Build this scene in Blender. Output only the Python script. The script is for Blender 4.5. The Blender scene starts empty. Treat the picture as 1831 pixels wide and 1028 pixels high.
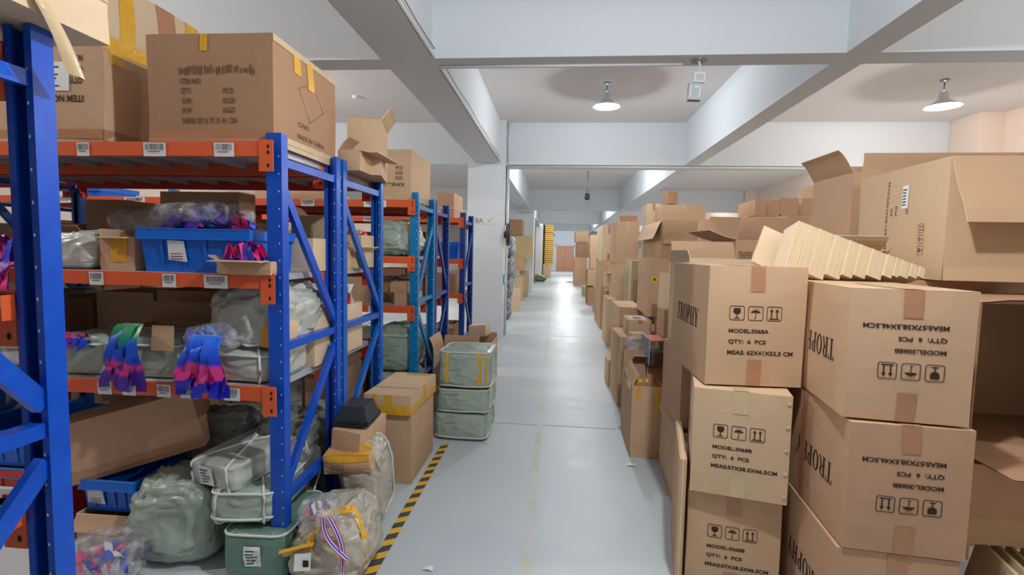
import bpy, bmesh, math, random
from mathutils import Vector, Matrix, noise, Euler
sc = bpy.context.scene
COL = sc.collection
PI = math.pi

# ------------------------------------------------------------------ camera
F_PX, YAW, PITCH, ROLL, CAM_Z = 884.7, 0.0907, -0.0719, -0.0217, 1.51
def rot3(yaw, pitch, roll):
    Rz = Matrix.Rotation(yaw, 3, 'Z'); Rx = Matrix.Rotation(pitch, 3, 'X'); Ry = Matrix.Rotation(roll, 3, 'Y')
    return Rz @ Rx @ Ry
CM = rot3(YAW, PITCH, ROLL)           # columns: right, forward, up
cam = bpy.data.cameras.new('camera'); camo = bpy.data.objects.new('camera', cam); COL.objects.link(camo)
cam.sensor_width = 36; cam.lens = 36 * F_PX / 1831; cam.clip_start = 0.02; cam.clip_end = 200
m = Matrix((CM.col[0], CM.col[2], -CM.col[1])).transposed().to_4x4()
m.translation = (0, 0, CAM_Z); camo.matrix_world = m
sc.camera = camo
def at(px, py, Y):                     # a point of the photograph at distance Y down the aisle
    d = CM @ Vector(((px - 915.5) / F_PX, 1, (514 - py) / F_PX)); d = d / d.y
    return Vector((d.x * Y, Y, CAM_Z + d.z * Y))
def onz(px, py, z=0.0):
    d = CM @ Vector(((px - 915.5) / F_PX, 1, (514 - py) / F_PX)); t = (z - CAM_Z) / d.z
    return Vector((d.x * t, d.y * t, z))

# ------------------------------------------------------------------ world, exposure
w = bpy.data.worlds.new('world'); sc.world = w; w.use_nodes = True
w.node_tree.nodes['Background'].inputs[0].default_value = (1.0, 0.93, 0.87, 1)
w.node_tree.nodes['Background'].inputs[1].default_value = 0.17
sc.view_settings.view_transform = 'Standard'; sc.view_settings.look = 'None'
sc.view_settings.gamma = 1; sc.view_settings.exposure = 0.5
LAMP_W = 92.0                          # watts of each bulb's light

# ------------------------------------------------------------------ materials
def s2l(c):
    return tuple(((v / 255) / 12.92 if v / 255 <= 0.04045 else ((v / 255 + 0.055) / 1.055) ** 2.4) for v in c)
MATS = {}
def mat(name, rgb, rough=0.6, metal=0.0, var=0.0, vscale=3.0, bump=0.0, bscale=40.0, bstretch=(1, 1, 1), spec=None,
        emit=None, estr=0.0, objvar=0.0, alpha=None, mix=None, coat=0.0):
    if name in MATS: return MATS[name]
    M = bpy.data.materials.new(name); M.use_nodes = True; nt = M.node_tree; N = nt.nodes; L = nt.links
    b = N['Principled BSDF']; b.inputs['Roughness'].default_value = rough; b.inputs['Metallic'].default_value = metal
    if spec is not None: b.inputs['Specular IOR Level'].default_value = spec
    if coat: b.inputs['Coat Weight'].default_value = coat; b.inputs['Coat Roughness'].default_value = 0.15
    c = s2l(rgb)
    b.inputs['Base Color'].default_value = (*c, 1)
    tc = None
    if var or bump or objvar or mix:
        tc = N.new('ShaderNodeTexCoord')
    if var or objvar or mix:
        hsv = N.new('ShaderNodeHueSaturation'); hsv.inputs['Color'].default_value = (*c, 1)
        if mix:
            nm = N.new('ShaderNodeTexNoise'); nm.inputs['Scale'].default_value = mix[1]; nm.inputs['Detail'].default_value = 3
            L.new(tc.outputs['Object'], nm.inputs['Vector'])
            cr = N.new('ShaderNodeValToRGB'); cr.color_ramp.elements[0].position = mix[2]; cr.color_ramp.elements[1].position = mix[3]
            cr.color_ramp.elements[0].color = (*c, 1); cr.color_ramp.elements[1].color = (*s2l(mix[0]), 1)
            L.new(nm.outputs[0], cr.inputs[0]); L.new(cr.outputs[0], hsv.inputs['Color'])
        val = None
        if var:
            n = N.new('ShaderNodeTexNoise'); n.inputs['Scale'].default_value = vscale; n.inputs['Detail'].default_value = 4
            L.new(tc.outputs['Object'], n.inputs['Vector'])
            mr = N.new('ShaderNodeMapRange'); mr.inputs[1].default_value = 0.25; mr.inputs[2].default_value = 0.75
            mr.inputs[3].default_value = 1 - var; mr.inputs[4].default_value = 1 + var
            L.new(n.outputs[0], mr.inputs[0]); val = mr.outputs[0]
        if objvar:
            oi = N.new('ShaderNodeObjectInfo'); m2 = N.new('ShaderNodeMapRange')
            m2.inputs[3].default_value = 1 - objvar; m2.inputs[4].default_value = 1 + objvar
            L.new(oi.outputs['Random'], m2.inputs[0])
            if val:
                mu = N.new('ShaderNodeMath'); mu.operation = 'MULTIPLY'; L.new(val, mu.inputs[0]); L.new(m2.outputs[0], mu.inputs[1]); val = mu.outputs[0]
            else: val = m2.outputs[0]
        if val: L.new(val, hsv.inputs['Value'])
        L.new(hsv.outputs[0], b.inputs['Base Color'])
    if bump:
        mp = N.new('ShaderNodeMapping'); mp.inputs['Scale'].default_value = bstretch
        L.new(tc.outputs['Object'], mp.inputs[0])
        n2 = N.new('ShaderNodeTexNoise'); n2.inputs['Scale'].default_value = bscale; n2.inputs['Detail'].default_value = 5
        L.new(mp.outputs[0], n2.inputs['Vector'])
        bp = N.new('ShaderNodeBump'); bp.inputs['Strength'].default_value = bump; bp.inputs['Distance'].default_value = 0.02
        L.new(n2.outputs[0], bp.inputs['Height']); L.new(bp.outputs[0], b.inputs['Normal'])
    if emit:
        b.inputs['Emission Color'].default_value = (*s2l(emit), 1); b.inputs['Emission Strength'].default_value = estr
    if alpha is not None:
        b.inputs['Alpha'].default_value = alpha
    MATS[name] = M
    return M
CB = dict(rough=0.75, var=0.05, vscale=2.5, bump=0.12, bscale=14, objvar=0.05, spec=0.25)
card = [mat('card_brown', (202, 167, 134), **CB), mat('card_tan', (208, 178, 144), **CB), mat('card_pink', (196, 157, 127), **CB),
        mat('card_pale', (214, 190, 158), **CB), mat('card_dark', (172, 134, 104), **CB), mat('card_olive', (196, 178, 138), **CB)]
card_in = mat('card_inside', (190, 156, 124), **CB)
card_edge = mat('card_edge', (222, 200, 168), rough=0.8)
corr = mat('card_corrugated', (205, 182, 146), rough=0.8, var=0.10, vscale=6, bump=0.25, bscale=60, bstretch=(1, 1, 0.1), spec=0.2)
ink = mat('ink', (62, 46, 38), rough=0.7, var=0.12, vscale=60, spec=0.2)
ink_faint = mat('faint_ink', (118, 92, 74), rough=0.7, var=0.12, vscale=60, spec=0.2)
tape_b = mat('brown_tape', (182, 132, 98), rough=0.28, var=0.06, vscale=12, bump=0.1, bscale=30)
tape_c = mat('clear_tape', (204, 180, 142), rough=0.2, var=0.05, vscale=14, bump=0.15, bscale=30)
tape_y = mat('yellow_tape', (226, 170, 48), rough=0.25, var=0.10, vscale=14, bump=0.2, bscale=30)
white_p = mat('white_paper', (232, 234, 236), rough=0.6, spec=0.3)
wall_m = mat('wall_paint', (220, 227, 232), rough=0.85, var=0.015, vscale=0.8, bump=0.05, bscale=20, spec=0.2)
warm_m = mat('wall_warm_bounce', (236, 220, 208), rough=0.85, var=0.015, vscale=0.8, bump=0.05, bscale=20, spec=0.2)  # wall paint with the warm bounce off the cartons mixed into its colour
ceil_m = mat('ceiling_paint', (228, 224, 222), rough=0.9, var=0.015, vscale=0.6, spec=0.2)
pipe_m = mat('white_pipe', (226, 228, 228), rough=0.4)
blue_m = mat('rack_blue', (0, 74, 186), rough=0.32, var=0.10, vscale=5, mix=((6, 92, 200), 9, 0.5, 0.85))
cyan_m = mat('rack_light_blue', (8, 124, 190), rough=0.32, var=0.10, vscale=5, mix=((40, 150, 205), 9, 0.5, 0.85))
navy_m = mat('rack_navy', (18, 60, 142), rough=0.35, var=0.10, vscale=5)
midb_m = mat('rack_mid_blue', (8, 92, 186), rough=0.32, var=0.10, vscale=5)
orange_m = mat('beam_orange', (226, 96, 50), rough=0.42, var=0.06, vscale=4)
red_m = mat('beam_red', (206, 58, 44), rough=0.42, var=0.06, vscale=4)
deck_m = mat('deck_steel', (186, 192, 197), rough=0.45, metal=0.3, var=0.08, vscale=3)
slot_m = mat('slot_light', (214, 222, 232), rough=0.5)
hole_m = mat('slot_dark', (24, 18, 18), rough=0.8)
sack_m = mat('sack_grey', (158, 163, 154), rough=0.34, var=0.10, vscale=5, bump=0.7, bscale=9, coat=0.15)
sackg_m = mat('sack_green', (138, 154, 140), rough=0.36, var=0.10, vscale=5, bump=0.7, bscale=9, coat=0.15)
sackd_m = mat('sack_dark', (84, 92, 86), rough=0.4, var=0.12, vscale=5, bump=0.7, bscale=9)
sackt_m = mat('sack_taupe', (170, 166, 150), rough=0.32, var=0.10, vscale=5, bump=0.8, bscale=8, coat=0.2)
strap_m = mat('strap_white', (214, 218, 214), rough=0.4)
bin_m = mat('bin_blue', (0, 104, 214), rough=0.3, var=0.04, vscale=3)
binrim_m = mat('bin_rim_blue', (20, 128, 226), rough=0.3)
black_m = mat('black_plastic', (46, 52, 56), rough=0.35)
yel_m = mat('crate_yellow', (238, 190, 70), rough=0.5, var=0.08, vscale=2)
lampw_m = mat('lamp_enamel', (226, 230, 234), rough=0.35)
metal_m = mat('grey_metal', (150, 152, 154), rough=0.35, metal=0.8)
bulb_m = mat('bulb_glow', (255, 255, 255), emit=(238, 246, 255), estr=28.0)
rib = {k: mat('ribbon_' + k, c, rough=0.4, coat=0.1) for k, c in dict(blue=(28, 70, 214), pink=(236, 54, 138), purple=(92, 44, 160),
        green=(18, 128, 76), yellow=(232, 196, 40), red=(214, 34, 48), white=(236, 236, 240)).items()}
def gradient_mat(name, stops, axis='Z', scale=1.0, nz=0.5):
    M = bpy.data.materials.new(name); M.use_nodes = True; nt = M.node_tree; N = nt.nodes; L = nt.links; b = N['Principled BSDF']
    b.inputs['Roughness'].default_value = 0.38
    uv = N.new('ShaderNodeUVMap'); sp = N.new('ShaderNodeSeparateXYZ'); L.new(uv.outputs[0], sp.inputs[0])
    tc = N.new('ShaderNodeTexCoord'); n = N.new('ShaderNodeTexNoise'); n.inputs['Scale'].default_value = 14; L.new(tc.outputs['Object'], n.inputs['Vector'])
    a = N.new('ShaderNodeMath'); a.operation = 'MULTIPLY_ADD'; a.inputs[1].default_value = nz; L.new(n.outputs[0], a.inputs[0]); L.new(sp.outputs[1], a.inputs[2])
    cr = N.new('ShaderNodeValToRGB'); e = cr.color_ramp.elements
    e[0].position = stops[0][0]; e[0].color = (*s2l(stops[0][1]), 1); e[1].position = stops[-1][0]; e[1].color = (*s2l(stops[-1][1]), 1)
    for p, c in stops[1:-1]:
        q = e.new(p); q.color = (*s2l(c), 1)
    L.new(a.outputs[0], cr.inputs[0]); L.new(cr.outputs[0], b.inputs['Base Color']); return M
rib_bp = gradient_mat('ribbon_blue_pink', [(0.25, (30, 110, 230)), (0.62, (26, 60, 210)), (0.72, (236, 52, 150)), (0.98, (230, 60, 150)), (1.0, (30, 40, 190))])
rib_gr = gradient_mat('ribbon_green_blue', [(0.2, (14, 120, 70)), (0.38, (16, 130, 76)), (0.46, (20, 80, 200)), (0.78, (24, 70, 200)), (0.86, (230, 44, 120)), (1.0, (80, 40, 150))])
def film_mat():
    M = bpy.data.materials.new('clear_film'); M.use_nodes = True; nt = M.node_tree; N = nt.nodes; L = nt.links
    for n in list(N): N.remove(n)
    o = N.new('ShaderNodeOutputMaterial'); mx = N.new('ShaderNodeMixShader'); t = N.new('ShaderNodeBsdfTransparent'); p = N.new('ShaderNodeBsdfPrincipled')
    t.inputs[0].default_value = (0.93, 0.94, 0.95, 1)
    p.inputs['Base Color'].default_value = (0.75, 0.77, 0.8, 1); p.inputs['Roughness'].default_value = 0.15
    tc = N.new('ShaderNodeTexCoord'); nz = N.new('ShaderNodeTexNoise'); nz.inputs['Scale'].default_value = 14; nz.inputs['Detail'].default_value = 4
    L.new(tc.outputs['Object'], nz.inputs['Vector'])
    bp = N.new('ShaderNodeBump'); bp.inputs['Strength'].default_value = 1.0; bp.inputs['Distance'].default_value = 0.03; L.new(nz.outputs[0], bp.inputs['Height']); L.new(bp.outputs[0], p.inputs['Normal'])
    mr = N.new('ShaderNodeMapRange'); mr.inputs[1].default_value = 0.45; mr.inputs[2].default_value = 0.7; mr.inputs[3].default_value = 0.16; mr.inputs[4].default_value = 0.6
    L.new(nz.outputs[0], mr.inputs[0]); L.new(mr.outputs[0], mx.inputs[0]); L.new(t.outputs[0], mx.inputs[1]); L.new(p.outputs[0], mx.inputs[2]); L.new(mx.outputs[0], o.inputs[0])
    return M
def sack_mat(name, rgb, scale=7.0, dist=0.03, rough=0.34):
    M = bpy.data.materials.new(name); M.use_nodes = True; nt = M.node_tree; N = nt.nodes; L = nt.links; b = N['Principled BSDF']
    b.inputs['Roughness'].default_value = rough; b.inputs['Coat Weight'].default_value = 0.2; b.inputs['Coat Roughness'].default_value = 0.2
    tc = N.new('ShaderNodeTexCoord'); mp = N.new('ShaderNodeMapping'); mp.inputs['Scale'].default_value = (1, 1, 1.7); mp.inputs['Rotation'].default_value = (.4, .3, .2)
    L.new(tc.outputs['Object'], mp.inputs[0])
    n = N.new('ShaderNodeTexNoise'); n.noise_type = 'RIDGED_MULTIFRACTAL'; n.inputs['Scale'].default_value = scale; n.inputs['Detail'].default_value = 3; n.inputs['Distortion'].default_value = 0.8
    L.new(mp.outputs[0], n.inputs['Vector'])
    bp = N.new('ShaderNodeBump'); bp.inputs['Strength'].default_value = 0.75; bp.inputs['Distance'].default_value = dist; L.new(n.outputs[0], bp.inputs['Height']); L.new(bp.outputs[0], b.inputs['Normal'])
    n2 = N.new('ShaderNodeTexNoise'); n2.inputs['Scale'].default_value = 5; n2.inputs['Detail'].default_value = 5; L.new(tc.outputs['Object'], n2.inputs['Vector'])
    cr = N.new('ShaderNodeValToRGB'); cr.color_ramp.elements[0].position = .3; cr.color_ramp.elements[1].position = .7
    c = s2l(rgb); cr.color_ramp.elements[0].color = (c[0] * .8, c[1] * .8, c[2] * .8, 1); cr.color_ramp.elements[1].color = (min(1, c[0] * 1.12), min(1, c[1] * 1.12), min(1, c[2] * 1.12), 1)
    L.new(n2.outputs[0], cr.inputs[0]); L.new(cr.outputs[0], b.inputs['Base Color']); MATS[name] = M
    return M
sack_m = sack_mat('sack_light', (186, 191, 182)); sackg_m = sack_mat('sack_grey_green', (164, 180, 166)); sackd_m = sack_mat('sack_dark_grey', (104, 110, 104)); sackt_m = sack_mat('sack_taupe_film', (186, 180, 163), 8)  # sackd_m is the plain dark grey of the grey-black sacks
film_m = film_mat()
def floor_mat():
    M = bpy.data.materials.new('floor_paint'); M.use_nodes = True; nt = M.node_tree; N = nt.nodes; L = nt.links; b = N['Principled BSDF']
    tc = N.new('ShaderNodeTexCoord'); n = N.new('ShaderNodeTexNoise'); n.inputs['Scale'].default_value = 0.9; n.inputs['Detail'].default_value = 6; L.new(tc.outputs['Object'], n.inputs['Vector'])
    cr = N.new('ShaderNodeValToRGB'); cr.color_ramp.elements[0].position = 0.35; cr.color_ramp.elements[0].color = (*s2l((190, 200, 204)), 1)
    cr.color_ramp.elements[1].position = 0.7; cr.color_ramp.elements[1].color = (*s2l((202, 210, 213)), 1); L.new(n.outputs[0], cr.inputs[0])
    L.new(cr.outputs[0], b.inputs['Base Color'])
    n2 = N.new('ShaderNodeTexNoise'); n2.inputs['Scale'].default_value = 5; n2.inputs['Detail'].default_value = 8; L.new(tc.outputs['Object'], n2.inputs['Vector'])
    mr = N.new('ShaderNodeMapRange'); mr.inputs[3].default_value = 0.32; mr.inputs[4].default_value = 0.5; L.new(n2.outputs[0], mr.inputs[0]); L.new(mr.outputs[0], b.inputs['Roughness'])
    bp = N.new('ShaderNodeBump'); bp.inputs['Strength'].default_value = 0.06; bp.inputs['Distance'].default_value = 0.02; L.new(n2.outputs[0], bp.inputs['Height']); L.new(bp.outputs[0], b.inputs['Normal'])
    return M
floor_m = floor_mat()

# ------------------------------------------------------------------ mesh helpers
def tag(o, label=None, cat=None, group=None, kind=None):
    if label: o['label'] = label
    if cat: o['category'] = cat
    if group: o['group'] = group
    if kind: o['kind'] = kind
    return o
def empty(name, loc, label, cat, group=None, rot=(0, 0, 0)):
    o = bpy.data.objects.new(name, None); COL.objects.link(o); o.location = loc; o.rotation_euler = rot; o.empty_display_size = 0.1
    return tag(o, label, cat, group)
class MB:
    def __init__(s): s.v = []; s.f = []; s.fm = []; s.mats = []; s.uv = {}
    def mi(s, m):
        if m not in s.mats: s.mats.append(m)
        return s.mats.index(m)
    def add(s, vs, fs, m):
        o = len(s.v); s.v += [Vector(v) for v in vs]; k = s.mi(m)
        for f in fs: s.f.append([i + o for i in f]); s.fm.append(k)
        return o
    def box(s, a, b, m, M=None):
        x0, y0, z0 = a; x1, y1, z1 = b
        vs = [(x0, y0, z0), (x1, y0, z0), (x1, y1, z0), (x0, y1, z0), (x0, y0, z1), (x1, y0, z1), (x1, y1, z1), (x0, y1, z1)]
        if M: vs = [M @ Vector(v) for v in vs]
        s.add(vs, [(3, 2, 1, 0), (4, 5, 6, 7), (0, 1, 5, 4), (1, 2, 6, 5), (2, 3, 7, 6), (3, 0, 4, 7)], m)
    def slab(s, a, b, m, n=(5, 5, 5), M=None):           # a box cut into a grid so it can bulge
        x0, y0, z0 = a; x1, y1, z1 = b
        A = Vector(a); D = Vector(b) - A
        for ax in range(3):
            u, v = (ax + 1) % 3, (ax + 2) % 3
            nu, nv = n[u], n[v]
            for side in (0, 1):
                vs = []
                for i in range(nu + 1):
                    for j in range(nv + 1):
                        p = Vector((0, 0, 0)); p[ax] = A[ax] + D[ax] * side; p[u] = A[u] + D[u] * i / nu; p[v] = A[v] + D[v] * j / nv
                        vs.append(M @ p if M else p)
                fs = []
                for i in range(nu):
                    for j in range(nv):
                        q = [i * (nv + 1) + j, (i + 1) * (nv + 1) + j, (i + 1) * (nv + 1) + j + 1, i * (nv + 1) + j + 1]
                        fs.append(q if side else q[::-1])
                s.add(vs, fs, m)
    def grid(s, fn, nu, nv, m, uv=False):
        vs = [fn(i / nu, j / nv) for i in range(nu + 1) for j in range(nv + 1)]
        o = len(s.v)
        s.add(vs, [(i * (nv + 1) + j, (i + 1) * (nv + 1) + j, (i + 1) * (nv + 1) + j + 1, i * (nv + 1) + j + 1) for i in range(nu) for j in range(nv)], m)
        if uv:
            for i in range(nu + 1):
                for j in range(nv + 1): s.uv[o + i * (nv + 1) + j] = (i / nu, j / nv)
    def tube(s, pts, r, m, n=8, closed=False):
        pts = [Vector(p) for p in pts]; o = []
        k = len(pts)
        for i, p in enumerate(pts):
            if closed: t = pts[(i + 1) % k] - pts[i - 1]
            else: t = pts[min(i + 1, k - 1)] - pts[max(i - 1, 0)]
            t.normalize(); a = t.cross(Vector((0, 0, 1)))
            if a.length < 0.05: a = t.cross(Vector((1, 0, 0)))
            a.normalize(); b = t.cross(a)
            rr = r[i] if isinstance(r, (list, tuple)) else r
            o += [p + (a * math.cos(2 * PI * q / n) + b * math.sin(2 * PI * q / n)) * rr for q in range(n)]
        fs = []
        for i in range(k if closed else k - 1):
            for q in range(n):
                i2 = (i + 1) % k
                fs.append((i * n + q, i * n + (q + 1) % n, i2 * n + (q + 1) % n, i2 * n + q))
        if not closed: fs.append(tuple(range(n))[::-1]); fs.append(tuple((k - 1) * n + q for q in range(n)))
        s.add(o, fs, m)
    def lathe(s, prof, m, n=32, c=(0, 0, 0)):
        vs = [(c[0] + r * math.cos(2 * PI * q / n), c[1] + r * math.sin(2 * PI * q / n), c[2] + z) for r, z in prof for q in range(n)]
        fs = [(i * n + q, i * n + (q + 1) % n, (i + 1) * n + (q + 1) % n, (i + 1) * n + q) for i in range(len(prof) - 1) for q in range(n)]
        s.add(vs, fs, m)
    def build(s, name, parent=None, loc=(0, 0, 0), rot=(0, 0, 0), deform=None, smooth=False, weld=True):
        me = bpy.data.meshes.new(name)
        vs = [deform(v) for v in s.v] if deform else s.v
        me.from_pydata([tuple(v) for v in vs], [], s.f)
        for m in s.mats: me.materials.append(m)
        me.polygons.foreach_set('material_index', s.fm)
        if s.uv:
            ul = me.uv_layers.new(name='UVMap')
            for l in me.loops: ul.data[l.index].uv = s.uv.get(l.vertex_index, (0, 0))
        if smooth: me.polygons.foreach_set('use_smooth', [True] * len(me.polygons))
        if weld and smooth:
            bm = bmesh.new(); bm.from_mesh(me); bmesh.ops.remove_doubles(bm, verts=bm.verts, dist=1e-5); bmesh.ops.recalc_face_normals(bm, faces=bm.faces); bm.to_mesh(me); bm.free()
        me.update()
        o = bpy.data.objects.new(name, me); COL.objects.link(o); o.location = loc; o.rotation_euler = rot
        if parent: o.parent = parent
        return o

# ------------------------------------------------------------------ lettering
TXT = {}
def text2d(s, size=1.0, bold=0.0):
    key = (s, bold)
    if key not in TXT:
        c = bpy.data.curves.new('t', 'FONT'); c.body = s; c.size = 1; c.resolution_u = 3; c.offset = bold
        o = bpy.data.objects.new('t', c); COL.objects.link(o)
        dg = bpy.context.evaluated_depsgraph_get(); me = bpy.data.meshes.new_from_object(o.evaluated_get(dg))
        TXT[key] = ([(v.co.x, v.co.y) for v in me.vertices], [tuple(p.vertices) for p in me.polygons])
        bpy.data.objects.remove(o); bpy.data.curves.remove(c); bpy.data.meshes.remove(me)
    v, f = TXT[key]
    return [(x * size, y * size) for x, y in v], f
def text_fit(s, x0, x1, y0, height, bold=0.03):           # letters stretched to span x0..x1
    v, f = text2d(s, 1.0, bold)
    a = min(p[0] for p in v); b = max(p[0] for p in v); h = 0.73
    return [(x0 + (x - a) / (b - a) * (x1 - x0), y0 + y / h * height) for x, y in v], f
def rects2d(rs):
    v = []; f = []
    for x0, y0, x1, y1 in rs:
        o = len(v); v += [(x0, y0), (x1, y0), (x1, y1), (x0, y1)]; f.append((o, o + 1, o + 2, o + 3))
    return v, f
def polys2d(ps):
    v = []; f = []
    for p in ps: o = len(v); v += list(p); f.append(tuple(range(o, o + len(p))))
    return v, f
def serif_word(word, h):                                   # tall roman capitals with serifs
    T = 0.17; t = 0.05; S = 0.045
    def ring(cx, cy, rx, ry, ix, iy, a0=0, a1=2 * PI, n=22):
        out = []
        for i in range(n):
            p, q = a0 + (a1 - a0) * i / n, a0 + (a1 - a0) * (i + 1) / n
            out.append([(cx + rx * math.cos(p), cy + ry * math.sin(p)), (cx + rx * math.cos(q), cy + ry * math.sin(q)),
                        (cx + ix * math.cos(q), cy + iy * math.sin(q)), (cx + ix * math.cos(p), cy + iy * math.sin(p))])
        return out
    R = lambda a, b, c, d: [(a, b), (c, b), (c, d), (a, d)]
    L = {'T': (0.62, [R(.225, 0, .395, 1), R(.12, 0, .5, S), R(0, 1 - t, .62, 1), [(0, 1), (0, .76), (.035, .76), (.09, 1)], [(.62, 1), (.53, 1), (.585, .76), (.62, .76)]]),
         'R': (0.68, [R(.09, 0, .26, 1), R(0, 0, .35, S), R(0, 1 - S, .2, 1), [(.34, .5), (.5, .52), (.66, S), (.7, 0), (.56, 0)], R(.26, 1 - t, .36, 1), R(.26, .48, .36, .53)] + ring(.34, .74, .25, .26, .1, .2, -PI / 2, PI / 2)),
         'O': (0.68, ring(.34, .5, .34, .52, .17, .46)),
         'P': (0.6, [R(.09, 0, .26, 1), R(0, 0, .36, S), R(0, 1 - S, .2, 1), R(.26, 1 - t, .34, 1), R(.26, .44, .34, .49)] + ring(.32, .72, .26, .28, .1, .22, -PI / 2, PI / 2)),
         'H': (0.74, [R(.08, 0, .25, 1), R(.49, 0, .66, 1), R(0, 0, .33, S), R(.41, 0, .74, S), R(0, 1 - S, .33, 1), R(.41, 1 - S, .74, 1), R(.25, .48, .49, .53)]),
         'Y': (0.7, [R(.27, 0, .44, .45), R(.17, 0, .54, S), [(.04, 1), (.22, 1), (.44, .45), (.27, .42)], [(.6, 1), (.65, 1), (.44, .45), (.37, .45)], R(-.02, 1 - S, .28, 1), R(.5, 1 - S, .74, 1)])}
    ps = []; x = 0
    for ch in word:
        wd, pl = L[ch]
        ps += [[((x + a) * h, b * h) for a, b in p] for p in pl]; x += wd + 0.07
    return polys2d(ps), x * h
def icons2d(s):                                            # fragile glass, keep dry, this way up, in rounded frames
    out = []
    def frame(ox):
        t = s * 0.045; c = s * .1
        ring = [(c, 0), (s - c, 0), (s, c), (s, s - c), (s - c, s), (c, s), (0, s - c), (0, c)]
        inn = [(c + t * .4, t), (s - c - t * .4, t), (s - t, c + t * .4), (s - t, s - c - t * .4), (s - c - t * .4, s - t), (c + t * .4, s - t), (t, s - c - t * .4), (t, c + t * .4)]
        for i in range(8):
            j = (i + 1) % 8; out.append([(ox + a, b) for a, b in (ring[i], ring[j], inn[j], inn[i])])
    P = lambda ox, pts: out.append([(ox + a * s, b * s) for a, b in pts])
    frame(0); frame(1.22 * s); frame(2.44 * s)
    P(0, [(.28, .84), (.25, .62), (.32, .47), (.42, .42), (.58, .42), (.68, .47), (.75, .62), (.72, .84)]); P(0, [(.47, .2), (.53, .2), (.53, .43), (.47, .43)]); P(0, [(.28, .13), (.72, .13), (.6, .2), (.4, .2)])
    o = 1.22 * s
    P(o, [(.16, .5), (.25, .56), (.38, .53), (.5, .57), (.62, .53), (.75, .56), (.84, .5), (.76, .64), (.62, .72), (.5, .75), (.38, .72), (.24, .64)]); P(o, [(.48, .2), (.53, .2), (.53, .56), (.48, .56)]); P(o, [(.4, .14), (.53, .14), (.53, .2), (.4, .2)])
    for k in range(4): P(o, [(.3 + .13 * k, .8), (.33 + .13 * k, .8), (.37 + .13 * k, .88), (.34 + .13 * k, .88)])
    o = 2.44 * s
    for k in (.32, .68): P(o, [(k - .04, .2), (k + .04, .2), (k + .04, .68), (k - .04, .68)]); P(o, [(k - .12, .64), (k + .12, .64), (k, .86)])
    P(o, [(.18, .12), (.82, .12), (.82, .19), (.18, .19)])
    return polys2d(out)

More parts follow.
